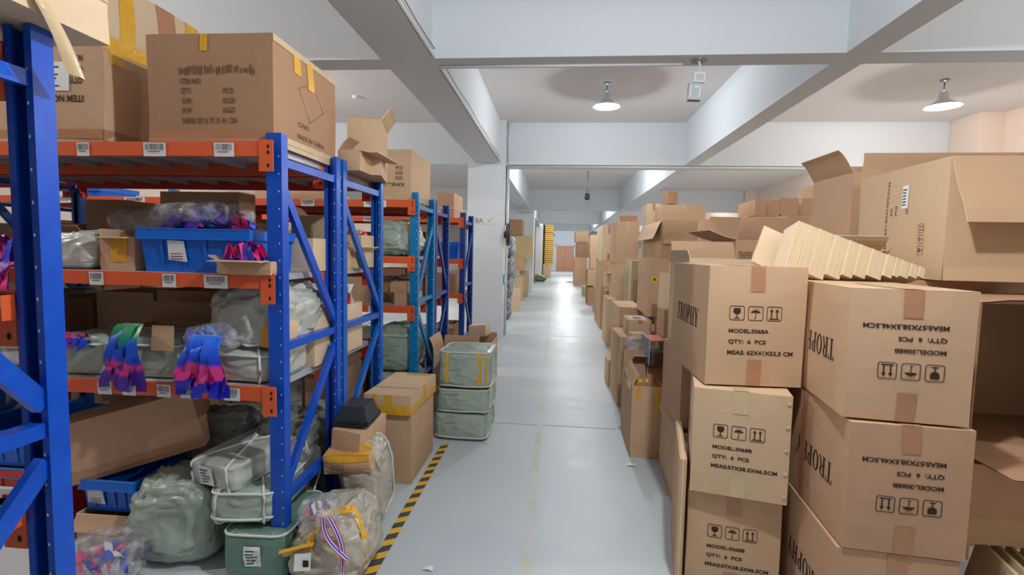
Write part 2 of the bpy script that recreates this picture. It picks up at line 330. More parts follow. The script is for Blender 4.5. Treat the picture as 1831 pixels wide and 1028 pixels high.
# ------------------------------------------------------------------ cartons
FACE = {'F': lambda w, d, h: (Vector((0, 0, 0)), Vector((1, 0, 0)), Vector((0, 0, 1)), Vector((0, -1, 0))),
        'L': lambda w, d, h: (Vector((0, d, 0)), Vector((0, -1, 0)), Vector((0, 0, 1)), Vector((-1, 0, 0))),
        'R': lambda w, d, h: (Vector((w, 0, 0)), Vector((0, 1, 0)), Vector((0, 0, 1)), Vector((1, 0, 0))),
        'T': lambda w, d, h: (Vector((0, 0, h)), Vector((1, 0, 0)), Vector((0, 1, 0)), Vector((0, 0, 1)))}
CATN = {'n': 0}
def carton(label, x, y, z, w, d, h, yaw=0.0, pal=0, top='closed', flaps=None, tapes=(), prints=(), group=None, tilt=(0, 0), bulge=0.005,
           name='cardboard_box', cat='box', labels=(), lidlen=None, seed=None, seam=None):
    """prints: (face, flip, [(2d verts, faces)], material); tapes: (face,u0,v0,u1,v1,material); flaps: dict side->(angle, len)"""
    CATN['n'] += 1; sd = (seed if seed is not None else CATN['n']) * 3.7
    def dfm(p):
        X, Y, Z = p.x / w * 2 - 1, p.y / d * 2 - 1, p.z / h * 2 - 1
        q = p.copy(); cl = lambda t: max(-1, min(1, t)); fx, fy, fz = [1 - cl(t) ** 2 for t in (X, Y, Z)]
        b = bulge
        q.x += (1 if X > 0 else -1) * b * fy * fz * min(1, abs(X)) ** 3
        q.y += (1 if Y > 0 else -1) * b * fx * fz * min(1, abs(Y)) ** 3
        if Z > 0: q.z += -b * 0.6 * fx * fy * min(1, abs(Z)) ** 3 if top == 'closed' else 0
        n = noise.noise_vector(Vector((p.x * 2.3 + sd, p.y * 2.3, p.z * 2.3)))
        k = bulge * 0.9 if p.z > 0.02 else 0
        q.x += n.x * k; q.y += n.y * k
        return q
    B = MB(); C = card[pal]; T = 0.005; rz = (tilt[0], tilt[1], yaw); N = (5, 5, 5)
    if top == 'closed':
        B.slab((0, 0, 0), (w, d, h - 0.004), C, N)
    else:
        B.slab((0, 0, 0), (w, T, h), C, (5, 1, 5)); B.slab((0, d - T, 0), (w, d, h), C, (5, 1, 5))
        B.slab((0, 0, 0), (T, d, h), C, (1, 5, 5)); B.slab((w - T, 0, 0), (w, d, h), C, (1, 5, 5)); B.slab((T, T, 0.001), (w - T, d - T, T), card_in, (1, 1, 1))
        for a_, b_ in (((0, -.0004, h), (w, T, h + .0012)), ((0, d - T, h), (w, d + .0004, h + .0012)), ((-.0004, 0, h), (T, d, h + .0012)), ((w - T, 0, h), (w + .0004, d, h + .0012))):
            B.slab(a_, b_, card_edge, (5, 5, 1))
    for face, flip, shapes, M_ in prints:
        O, U, V, Nn = FACE[face](w, d, h); W_ = w if face in 'FT' else d; H_ = h if face != 'T' else d
        for vs, fs in shapes:
            P = []
            for a, b in vs:
                if flip == 180: a, b = W_ - a, H_ - b
                elif flip == 90: a, b = W_ - b, a
                P.append(O + U * a + V * b + Nn * 0.0012)
            B.add(P, fs, M_)
    o = B.build(name, None, (x, y, z), rz, dfm); tag(o, label, cat, group)
    def patch(face, u0, v0, u1, v1, M_, nm, off=0.0018):
        O, U, V, Nn = FACE[face](w, d, h); P = MB()
        off += random.random() * 0.0004
        P.grid(lambda i, j: O + U * (u0 + (u1 - u0) * i) + V * (v0 + (v1 - v0) * j) + Nn * off, 8, 8, M_)
        return P.build(nm, o, deform=dfm)
    if top == 'closed':
        # the two long outer flaps meeting in the middle of the lid
        along = seam or ('y' if w <= d else 'x')
        g = 0.0015
        if along == 'y': rs = [((0, 0, h - .004), (w / 2 - g, d, h)), ((w / 2 + g, 0, h - .004), (w, d, h))]
        else: rs = [((0, 0, h - .004), (w, d / 2 - g, h)), ((0, d / 2 + g, h - .004), (w, d, h))]
        if lidlen is None:
            for a, b in rs:
                q = MB(); q.slab(a, b, C, (3, 3, 1)); q.build('flap', o, deform=dfm)
        tm = {'b': tape_b, 'c': tape_c, 'y': tape_y}
    for face, u0, v0, u1, v1, k in tapes:
        patch(face, u0, v0, u1, v1, {'b': tape_b, 'c': tape_c, 'y': tape_y, 'd': mat('card_dark_tape', (160, 118, 84), rough=0.4)}[k], 'packing_tape')  # key d is a darker brown tape
    for face, u0, v0, u1, v1 in labels:
        q = patch(face, u0, v0, u1, v1, white_p, 'paper_label', 0.0024)
        O, U, V, Nn = FACE[face](w, d, h); L_ = MB(); random.seed(CATN['n'])
        for k in range(6):
            a = v0 + (v1 - v0) * (0.14 + 0.13 * k); ln = random.uniform(.5, .85)
            p = lambda uu, vv: O + U * uu + V * vv + Nn * 0.0036
            L_.add([p(u0 + (u1 - u0) * .1, a), p(u0 + (u1 - u0) * ln, a), p(u0 + (u1 - u0) * ln, a + (v1 - v0) * .05), p(u0 + (u1 - u0) * .1, a + (v1 - v0) * .05)], [(0, 1, 2, 3)], ink)
        L_.build('label_print', q, deform=dfm)
    for side, (ang, ln) in (flaps or {}).items():
        a = math.radians(ang); q = MB()
        def fp(u, t, k):                       # u along hinge, t out from hinge, k thickness
            cv = ln * t; aa = a + 0.15 * math.sin(t * 2 + CATN['n']) * (t)
            out, up = cv * math.sin(aa), cv * math.cos(aa); no, nu = math.cos(aa) * k, -math.sin(aa) * k
            o_, z_ = out + no, up + nu
            inset = 0.004 + 0.004 * t
            if side == 'F': return Vector((inset + (w - 2 * inset) * u, -o_, h + z_))
            if side == 'B': return Vector((inset + (w - 2 * inset) * u, d + o_, h + z_))
            if side == 'L': return Vector((-o_, inset + (d - 2 * inset) * u, h + z_))
            return Vector((w + o_, inset + (d - 2 * inset) * u, h + z_))
        q.grid(lambda u, t: fp(u, t, 0.0), 4, 5, C); q.grid(lambda u, t: fp(u, t, -0.004), 4, 5, card_in)
        q.grid(lambda u, t: fp(u, 1, -0.004 * t), 4, 1, card_edge)
        q.grid(lambda u, t: fp(0, u, -0.004 * t), 4, 1, card_edge); q.grid(lambda u, t: fp(1, u, -0.004 * t), 4, 1, card_edge)
        q.build('flap', o)
    return o
def pxc(label, xl, xr, yt, Y, d, z0, yb=None, **k):
    """carton whose front-left edge is seen at xl and front-right edge at xr, lid edge at yt, standing at distance Y on height z0"""
    a = at(xl, yt, Y); b = at(xr, yt, Y); h = a.z - z0
    w_ = b.x - a.x
    if 'tapes' not in k and k.get('top', 'closed') == 'closed' and w_ > .14:
        c_ = w_ / 2; t_ = min(.03, w_ * .09); kk = 'bcb'[CATN['n'] % 3]
        k['tapes'] = (('F', c_ - t_, h * .76, c_ + t_, h, kk), ('F', c_ - t_, 0, c_ + t_, h * .2, kk), ('L', d * .5 - .025, 0, d * .5 + .025, h, 'c'))
    return carton(label, a.x, Y, z0, w_, d, h, **k)

# ------------------------------------------------------------------ sacks and bales
def sgnp(c, e): return (1 if c >= 0 else -1) * abs(c) ** e
def sack(label, x, y, z, w, d, h, yaw=0, e=0.35, seed=1, m=None, amp=0.03, straps=(), tilt=(0, 0), tapes=(), group=None, name='wrapped_bale', cat='bale',
         neck=0.0, tags=(), nu=96, nv=60, fr=5.0):
    """x,y = centre, z = underside; straps: ('x'|'y'|'z', offset)"""
    m = m or sack_m
    def S(th, ph, k=0.0):
        ct, st, cp, sp = math.cos(th), math.sin(th), math.cos(ph), math.sin(ph)
        p = Vector((w / 2 * sgnp(cp, e) * sgnp(ct, e), d / 2 * sgnp(cp, e) * sgnp(st, e), h / 2 * sgnp(sp, e * 0.9)))
        if neck and p.z > 0:
            t = (p.z / (h / 2)) ** 2; f = 1 - neck * t; p.x *= f; p.y *= f
        n = Vector((p.x / w, p.y / d, p.z / h)); n.normalize()
        q = Vector((p.x * fr + seed * 5.1, p.y * fr, p.z * fr * 1.3))
        g_ = q + Vector((noise.noise(q * .7), noise.noise(q * .7 + Vector((9, 2, 4))), 0)) * .8
        f = noise.noise(q) * 0.8 + (0.35 - abs(noise.noise(g_ * 2.1 + Vector((3, 1, 7))))) * 0.9 + (0.25 - abs(noise.noise(g_ * 4.7))) * 0.7 + (0.2 - abs(noise.noise(g_ * 9.5))) * 0.35
        f2 = f * amp * (0.5 if p.z < -h * 0.3 else 1)
        p = p + n * (f2 + k)
        p.z = max(p.z, -h / 2) + h / 2
        return p
    B = MB(); B.grid(lambda u, v: S(u * 2 * PI, (v - 0.5) * PI), nu, nv, m)
    o = B.build(name, None, (x, y, z), (tilt[0], tilt[1], yaw), smooth=True); tag(o, label, cat, group)
    def ring(ax, off, k=0.006, wd=0.006, M_=strap_m, nm='strap', span=None):
        pts = []
        for i in range(48):
            t = 2 * PI * i / 48
            if ax == 'z':
                ph = off; pts.append(S(t, ph, k)); continue
            c, s_ = math.cos(t), math.sin(t)
            if ax == 'x': th = PI / 2 - off if c > 0 else -(PI / 2 - off); ph = t if c > 0 else PI - t; th = (PI / 2 - off) if c > 0 else (-PI / 2 + off)
            else: th = off if c > 0 else PI - off; ph = t if c > 0 else PI - t
            ph = (ph + PI) % (2 * PI) - PI
            pts.append(S(th, ph, k))
        q = MB(); q.tube(pts, wd, M_, 6, closed=True); q.build(nm, o, smooth=True)
    for ax, off in straps: ring(ax, off)
    for th0, th1, ph0, ph1, M_ in tapes:
        q = MB(); q.grid(lambda u, v: S(th0 + (th1 - th0) * u, ph0 + (ph1 - ph0) * v, 0.004), 10, 10, M_); q.build('packing_tape', o, smooth=True)
    for f0, f1, g0, g1 in tags:
        th_ = lambda f: -PI / 2 + math.asin(sgnp(f, 1 / e)); ph_ = lambda g: math.asin(sgnp(g, 1 / (.9 * e)))
        q = MB(); q.grid(lambda u, v: S(th_(f0 + (f1 - f0) * u), ph_(g0 + (g1 - g0) * v), 0.006), 6, 6, white_p)
        for r_ in range(5):
            q.grid(lambda u, v: S(th_(f0 + (f1 - f0) * (.12 + (.45 + .1 * (r_ % 3)) * u)), ph_(g0 + (g1 - g0) * (.12 + .16 * r_ + .05 * v)), 0.0085), 4, 1, ink)
        q.build('paper_label', o)
    return o

def ribbons(label, pts, n, length, spread, m, seed=1, width=0.03, group=None, dirv=(1, 0, 0), mats=None):
    """a bunch of medal ribbons hanging from pts (list of start points, local), each a strip of cloth"""
    random.seed(seed); o = empty('ribbon_bundle', pts, label, 'ribbons', group)
    D = Vector(dirv)
    for i in range(n):
        t = (i + .5) / n - .5; x0 = t * spread * .55; x1 = t * spread * 1.15 + random.uniform(-.01, .01); L = length * random.uniform(.86, 1.04); ph = random.uniform(0, 6); tw = random.uniform(-.25, .25)
        yo = random.uniform(-.012, .0)
        def fn(u, v):
            s = v * L; back = 0.05 * max(0, 1 - v * 6)
            c = D * (x0 + (x1 - x0) * v + .006 * math.sin(v * 9 + ph)) + Vector((0, yo + back - 0.012 - .014 * math.sin(v * 7 + ph), -s + (0.02 if v < .08 else 0.02 * max(0, 1 - v * 5))))
            a = tw * v + .35 * math.sin(v * 5 + ph)
            return c + (D * math.cos(a) + Vector((0, math.sin(a), 0))) * (u - .5) * width
        q = MB(); q.grid(fn, 3, 16, mats[i % len(mats)] if mats else m, uv=True); q.build('ribbon', o, smooth=True, weld=False)
    return o
def heap(label, loc, r, hz, n, mats, seed=1, group=None, width=0.042, cat='ribbons'):
    """a loose tangle of ribbons lying in or on something"""
    random.seed(seed); o = empty('ribbon_bundle', loc, label, cat, group)
    for i in range(n):
        c = Vector((random.uniform(-1, 1) * r[0] * .7, random.uniform(-1, 1) * r[1] * .7, 0)); a = random.uniform(0, 2 * PI); ln = random.uniform(.5, 1) * r[0]; ph = random.uniform(0, 6)
        hh = hz * (1 - .6 * (c.x / r[0]) ** 2) * random.uniform(.6, 1)
        def fn(u, v):
            s = (v - .5) * ln * 1.4
            p = c + Vector((math.cos(a + .8 * math.sin(v * 4 + ph)) * s, math.sin(a) * s * .7, hh * math.cos((v - .5) * 2.6) ** 2 + .012 * math.sin(v * 12 + ph) + .01))
            p.x = max(-r[0], min(r[0], p.x)); p.y = max(-r[1], min(r[1], p.y))
            return p + Vector((-math.sin(a), math.cos(a) * .6, .6 * math.sin(v * 6 + ph))) * (u - .5) * width
        q = MB(); q.grid(fn, 3, 14, random.choice(mats), uv=True); q.build('ribbon', o, smooth=True, weld=False)
    return o

# ================================================================== the building
RX = -1.20                              # aisle face of the racks
XL_, XR_, YB, YF, CH, BH = -8.0, 6.45, -2.6, 42.0, 3.70, 3.0
def struct(name, mb, **k):
    o = mb.build(name, **k); o['kind'] = 'structure'; return o
q = MB(); q.box((XL_, YB, -0.1), (XR_, YF, 0), floor_m); struct('floor', q)
q = MB(); q.box((XL_, YB, CH), (XR_, YF, CH + .15), ceil_m); struct('ceiling', q)
q = MB(); q.box((XL_ - .2, YB, 0), (XL_, YF, CH), warm_m); struct('wall_left', q)
q = MB(); q.box((XR_, YB, 0), (XR_ + .2, YF, CH), warm_m); struct('wall_right', q)
q = MB(); q.box((XL_, YF, 0), (-.12, YF + .2, CH), wall_m); q.box((1.34, YF, 0), (XR_, YF + .2, CH), wall_m); q.box((-.12, YF, 2.1), (1.34, YF + .2, CH), wall_m); struct('wall_far', q)
d_m = mat('door_wood', (208, 150, 116), rough=0.5, var=0.06, vscale=3)
q = MB(); q.box((-.12, YF + .02, 0), (1.34, YF + .08, 2.1), d_m); q.box((.605, YF + .01, 0), (.615, YF + .02, 2.1), hole_m); dr = struct('door_1', q)
q = MB(); q.box((-.2, YF - .03, 0), (-.12, YF, 2.18), wall_m); q.box((1.34, YF - .03, 0), (1.42, YF, 2.18), wall_m); q.box((-.2, YF - .03, 2.1), (1.42, YF, 2.18), wall_m); q.build('door_frame', dr)
q = MB(); q.tube([(.55, YF, .95), (.55, YF - .05, .95), (.55, YF - .05, 1.1), (.55, YF, 1.1)], .012, metal_m); q.build('door_handle', dr)
# concrete beams and pillars
n = 1
def trim(a, b, m_=wall_m):
    global n
    q = MB(); q.box(a, b, m_); struct('trim_%d' % n, q); n += 1
trim((-1.43, YB, BH), (-1.02, 8.4, CH), wall_m)
trim((-1.43, 9.0, BH), (-1.02, YF, CH), wall_m)
trim((2.04, YB, BH), (2.27, YF, CH), wall_m)
for y0, y1 in ((3.9, 4.12), (8.55, 9.05), (17.3, 17.7), (25.4, 25.8), (33.5, 33.9)):
    for xa, xb in ((XL_, -1.43), (-1.02, 2.04), (2.27, XR_)): trim((xa, y0, BH), (xb, y1, CH), wall_m)
for y0, y1 in ((8.36, 8.98), (18.5, 19.2), (28.5, 29.2)):
    trim((-1.55, y0, 0), (-.92, y1, CH), wall_m)
trim((6.1, 8.0, 0), (XR_, 8.54, CH), warm_m); trim((6.1, 17.1, 0), (XR_, 17.7, CH), warm_m)
# pipes and conduits
def pipe(label, pts, r, m_=pipe_m, cat='pipe'):
    q = MB(); q.tube(pts, r, m_); return tag(q.build('conduit', smooth=True), label, cat)
pipe('white conduit running along the lower edge of the long ceiling beam', [(-1.005, y_, BH + .015) for y_ in (-2, 2, 5, 8.34)], .014)
pipe('thin grey cable sagging along the side of the long ceiling beam', [(-1.0, .2 * k, BH + .07 + .01 * math.sin(k)) for k in range(8, 42)], .004, mat('cable_grey', (120, 124, 126)), 'cable')
pipe('white conduit under the nearest cross beam, left of the hanging device', [(-1.0, 4.05, BH - .012), (.92, 4.05, BH - .012)], .011)
pipe('pale pipe under the cross beam beside the near pillar', [(-.9, 8.62, BH - .02), (XR_ - .4, 8.62, BH - .02)], .016)
pipe('upright white pipe on the cross beam face above the near pillar', [(-.88, 8.53, BH + .02), (-.88, 8.53, CH - .01)], .016)
pipe('upright white pipe down the aisle side of the near pillar', [(-.9, 8.7, .02), (-.9, 8.7, BH - .06)], .022)
pipe('thin dark cable hanging down the near pillar to the black fan', [(-.905, 8.42, BH - .05), (-.9, 8.42, 2.6), (-.905, 8.41, 2.2), (-.9, 8.42, 1.95)], .008, black_m, 'cable')
# black wall fan hung on the pillar side
fan = empty('wall_fan', (-.91, 8.42, 1.8), 'black fan seen edge-on hanging on the aisle side of the near pillar', 'fan')
q = MB(); q.lathe([(0, 0), (.06, .0), (.06, .05), (0, .05)], black_m, 20); o = q.build('mount', fan, rot=(0, PI / 2, 0))
q = MB()
for k in range(6): q.lathe([(.03 + .028 * k, .05 + .004 * (6 - k)), (.034 + .028 * k, .054 + .004 * (6 - k)), (.03 + .028 * k, .058 + .004 * (6 - k))], black_m, 24)
q.lathe([(.19, .04), (.2, .055), (.19, .07)], black_m, 28)
for k in range(16):
    a = PI * k / 8; q.tube([(.02 * math.cos(a), .02 * math.sin(a), .078), (.19 * math.cos(a), .19 * math.sin(a), .055)], .003, black_m, 5)
q.build('grille', fan, rot=(0, PI / 2, 0))
q = MB()
for k in range(4):
    a = PI / 2 * k; q.grid(lambda u, v: Vector(((.03 + .12 * v) * math.cos(a + (u - .5) * .8), (.03 + .12 * v) * math.sin(a + (u - .5) * .8), .045 + .02 * (u - .5))), 4, 4, mat('fan_blade', (206, 120, 60)))
q.build('blade', fan, rot=(0, PI / 2, 0))
# sticker and little green box on the pillar
q = MB(); st = Vector((-1.42, 8.355, 2.0))
q.box((-1.42, 8.353, 1.97), (-1.08, 8.359, 2.1), mat('sticker', (222, 228, 226)))
q.add([(x_, 8.352, z_) for x_, z_ in ((-1.2, 2.04), (-1.165, 2.0), (-1.1, 2.1), (-1.165, 2.035))], [(0, 1, 2, 3)], mat('tick_green', (176, 208, 50)))
v_, f_ = text2d('BA', .11, .02); q.add([(-1.41 + a, 8.3515, 1.99 + b) for a, b in v_], f_, mat('sticker_ink', (140, 146, 150)))
tag(q.build('sticker'), 'small sticker with grey letters and green tick on the near pillar', 'sticker')
q = MB(); q.box((-.92, 8.38, .95), (-.895, 8.5, 1.12), mat('teal_plastic', (70, 190, 170))); q.box((-.895, 8.4, .98), (-.885, 8.48, 1.09), white_p)
tag(q.build('wall_socket'), 'small teal and white socket box low on the near pillar edge', 'socket')
# floor paint and tape
yl_m = mat('floor_yellow', (202, 200, 178), rough=0.5, mix=((197, 206, 207), 5, .36, .56))
q = MB(); q.grid(lambda u, v: Vector((-.10 - .085 * (v * 22) / 11 * .6 + (u - .5) * .05, .3 + v * 22, .0012)), 1, 40, yl_m); tag(q.build('floor_line'), 'faded yellow line painted down the middle of the aisle', 'floor line')
def hazard(label, y0, y1, x0, x1, faint=False):
    root = empty('hazard_tape', (0, 0, 0), label, 'tape')
    ya = mat('tape_yellow_faint', (208, 204, 184), rough=.5) if faint else mat('hazard_yellow', (236, 184, 60), rough=.4, var=.08, vscale=20)
    bl = mat('tape_black_faint', (176, 182, 184), rough=.5) if faint else mat('hazard_black', (72, 74, 78), rough=.45, var=.1, vscale=20)
    A = MB(); Bk = MB(); k = 0; y_ = y0; s = .055
    while y_ < y1:
        fx = lambda yy: x0 + (x1 - x0) * (yy - y0) / (y1 - y0)
        P = [(fx(y_) - .028, y_ - .012, .0015), (fx(y_) + .028, y_ + .02, .0015), (fx(y_ + s) + .028, y_ + s + .02, .0015), (fx(y_ + s) - .028, y_ + s - .012, .0015)]
        (A if k % 2 else Bk).add(P, [(0, 1, 2, 3)], ya if k % 2 else bl); k += 1; y_ += s
    A.build('yellow_stripes', root); Bk.build('black_stripes', root); return root
hazard('yellow and black hazard tape on the floor beside the grey sacks', 1.2, 3.72, -.825, -.835)
hazard('worn faint hazard tape on the floor beyond the green bales', 4.9, 8.0, -.84, -.87, True)
sm = mat('floor_seam', (152, 160, 163), rough=.7)
for yy, lb in ((4.25, 'dark seam across the aisle floor level with the green bales'), (8.95, 'dark seam across the aisle floor beyond the near pillar')):
    q = MB(); q.box((-1.0, yy - .006, .0002), (1.4, yy + .006, .001), sm); tag(q.build('floor_seam'), lb, 'floor seam')
random.seed(5)
for px, py, s_, lb in ((1128, 832, .05, 'scrap of white paper on the floor by the yellow taped open carton'), (765, 1018, .035, 'curled white paper scrap on the floor by the hazard tape'), (1108, 763, .03, 'tiny white scrap on the floor seam near the right cartons'), (870, 793, .02, 'tiny white scrap beside the green bales')):
    p = onz(px, py); q = MB()
    q.grid(lambda u, v: p + Vector(((u - .5) * s_ * 1.4, (v - .5) * s_ * (.6 + .4 * u), .003 + .006 * math.sin(u * 3))), 5, 3, white_p); tag(q.build('paper_scrap'), lb, 'litter')

# ------------------------------------------------------------------ lamps
def lamp(x, y, label, drop=.3, r=.18, k=1.0):
    warm = abs(x - .57) > 1
    z = CH
    root = empty('pendant_lamp', (x, y, z), label, 'lamp', None)
    q = MB(); q.lathe([(0, 0), (.05, 0), (.045, -.02), (.012, -.03)], metal_m, 20); q.build('canopy', root, smooth=True)
    q = MB(); q.tube([(0, 0, -.02), (0, 0, -drop + .17)], .008, metal_m); q.build('stem', root, smooth=True)
    q = MB(); q.lathe([(.02, -drop + .18), (.045, -drop + .165), (.052, -drop + .1), (.056, -drop + .085), (r * .62, -drop + .035), (r, -drop), (r - .002, -drop - .006), (r * .6, -drop + .028), (.05, -drop + .08), (.046, -drop + .16)], lampw_m, 36); q.build('lamp_shade', root, smooth=True)
    q = MB(); q.lathe([(.0, -drop - .03), (.03, -drop - .024), (.046, -drop), (.04, -drop + .04), (.02, -drop + .09)], bulb_m, 20); q.build('bulb', root, smooth=True)
    l = bpy.data.lights.new('bulb_light', 'POINT'); l.energy = LAMP_W * (1.15 if (y < 3 and not warm) else 1.0 if y < 3 else .6 if (y < 9 and not warm) else .85 if y < 9 else 1.15 if y < 33 else 2.6); l.color = (1.0, 0.93, 0.88) if warm else (0.93, 0.965, 1.0); l.shadow_soft_size = .05
    lo = bpy.data.objects.new('bulb_light', l); COL.objects.link(lo); lo.parent = root; lo.location = (0, 0, -drop - .055)
    return root
lamp(.57, 6.6, 'bright white bell lamp hanging over the middle of the aisle')
lamp(4.6, 6.6, 'white bell lamp hanging over the right hand cartons', .32, .2)
for x_, y_, lb in ((.57, 1.35, 'bell lamp over the aisle nearest the viewer, above the frame'), (4.6, 1.3, 'bell lamp right of the viewer, above the frame'), (-4.6, 10.2, 'unseen bell lamp added for the left bay, hidden behind the second cross beam'), (-4.2, 1.5, 'unseen bell lamp added over the racks left of the viewer, above the frame'), (-4.0, 6.0, 'unseen bell lamp added to brighten the left bay, hidden behind the big taped cartons'),  # the left bay lamps are unseen, added to light that side
                   (.57, 11.2, 'bell lamp over the aisle just beyond the near pillar'), (4.6, 11.2, 'bell lamp right of the aisle beyond the second cross beam'), (-4.6, 20.5, 'bell lamp left of the aisle level with the second pillar'),
                   (.57, 20.5, 'bell lamp over the aisle beyond the second pillar'), (4.6, 20.5, 'bell lamp right of the aisle level with the second pillar'), (.57, 28, 'bell lamp over the aisle near the yellow crates'), (.57, 37, 'bell lamp over the aisle in front of the brown door'), (4.6, 31, 'bell lamp right of the aisle near the far wall')):
    lamp(x_, y_, lb, .7 if (y_ < 2 and x_ == .57) else .3)
p = at(1050, 352, 13.5)
root = empty('pendant_socket', (p.x, p.y, CH), 'unlit black pendant lamp holder hanging beyond the second cross beam', 'lamp')
q = MB(); q.tube([(0, 0, 0), (0, 0, p.z - CH + .05)], .012, metal_m); q.build('stem', root, smooth=True)
q = MB(); q.lathe([(0, .1), (.05, .09), (.07, .0), (.06, -.08), (0, -.08)], black_m, 20, (0, 0, p.z - CH)); q.build('holder', root, smooth=True)
# hanging device under the nearest cross beam
dv = empty('hanging_device', (1.03, 4.0, BH), 'small white and clear device hanging on a bracket under the nearest cross beam', 'device')
q = MB(); q.lathe([(0, 0), (.06, 0), (.055, -.012), (0, -.012)], metal_m, 20); q.build('mount', dv)
q = MB(); q.tube([(0, 0, -.01), (.012, 0, -.05), (.005, 0, -.1)], .008, pipe_m); q.build('bracket', dv)
q = MB(); q.box((-.03, -.02, -.17), (.055, .02, -.095), white_p); q.box((-.015, -.023, -.155), (.04, -.02, -.11), mat('device_grey', (200, 206, 210))); q.build('upper_box', dv, rot=(0, .05, 0))
q = MB(); q.box((-.06, -.02, -.3), (.035, .02, -.175), mat('device_clear', (190, 200, 204), rough=.2)); q.box((-.05, -.024, -.285), (-.042, -.02, -.2), white_p); q.box((.018, -.024, -.285), (.026, -.02, -.2), white_p); q.box((-.02, -.025, -.215), (.008, -.02, -.2), white_p); q.box((-.06, -.022, -.306), (.035, .022, -.3), mat('device_dark', (120, 122, 124))); q.build('lower_box', dv, rot=(0, .05, 0))
q = MB(); q.lathe([(0, 0), (.05, 0), (.05, -.02), (.03, -.035), (0, -.035)], white_p, 24); pd = at(636, 172, 6.0)
k_ = (CH - CAM_Z) / (pd.z - CAM_Z)
tag(q.build('smoke_detector', None, (pd.x * k_, pd.y * k_, CH)), 'small white smoke detector on the ceiling over the racks', 'smoke detector')

# ------------------------------------------------------------------ racks
def shelf_label(par, x, y, z, w_, h_, hang=0, tiltd=0, bars=True, seed=0):
    random.seed(int(abs(x * 997)) + seed); q = MB()
    q.grid(lambda u, v: Vector((x + w_ * (u - .5), y - .0015 - .002 * v * (1 if hang else 0), z + h_ * (v - .5) - hang)), 2, 2, white_p)
    if bars:
        xx = x - w_ * .4; top = z + h_ * .42 - hang; bot = z - h_ * .05 - hang
        while xx < x + w_ * .38:
            b = random.uniform(.001, .0028); q.add([(xx, y - .0045, bot), (xx + b, y - .0045, bot), (xx + b, y - .0045, top), (xx, y - .0045, top)], [(0, 1, 2, 3)], ink); xx += b + random.uniform(.0015, .004)
        bot -= .008; q.add([(x - w_ * .3, y - .0045, bot), (x + w_ * .25, y - .0045, bot), (x + w_ * .25, y - .0045, bot + .003), (x - w_ * .3, y - .0045, bot + .003)], [(0, 1, 2, 3)], ink)
    q.build('shelf_label', par)
PW, PD = .07, .05
def post_mesh(m_, face, H=2.0):
    """C section: open side towards face (-1 or +1 in y)"""
    q = MB(); t = .006
    prof = [(-PW, -PD / 2), (0, -PD / 2), (0, PD / 2), (-PW, PD / 2)]
    if face < 0:   # open side faces the viewer: lips and a recessed web
        q.box((-PW, PD / 2 - t, 0), (0, PD / 2, H), m_); q.box((-PW, -PD / 2, 0), (-PW + t, PD / 2 - t, H), m_); q.box((-t, -PD / 2, 0), (0, PD / 2 - t, H), m_)
        q.box((-PW + t, -PD / 2, 0), (-PW + .018, -PD / 2 + t, H), m_); q.box((-.018, -PD / 2, 0), (-t, -PD / 2 + t, H), m_); q.box((-.044, -.004, 0), (-.026, PD / 2 - t, H), m_)
    else:
        q.box((-PW, -PD / 2, 0), (0, -PD / 2 + t, H), m_); q.box((-PW, -PD / 2 + t, 0), (-PW + t, PD / 2, H), m_); q.box((-t, -PD / 2 + t, 0), (0, PD / 2, H), m_)
        q.box((-PW + t, PD / 2 - t, 0), (-PW + .018, PD / 2, H), m_); q.box((-.018, PD / 2 - t, 0), (-t, PD / 2, H), m_)
    z = .1
    while z < H - .03:
        for xx in (-.013,):
            q.add([(xx + .003 * math.cos(a), -PD / 2 - .0008, z + .0045 * math.sin(a)) for a in [PI / 4 * k for k in range(8)]], [tuple(range(8))], slot_m)
        z += .075
    q.box((-PW - .005, -PD / 2 - .005, 0), (.005, PD / 2 + .005, .006), m_)
    return q
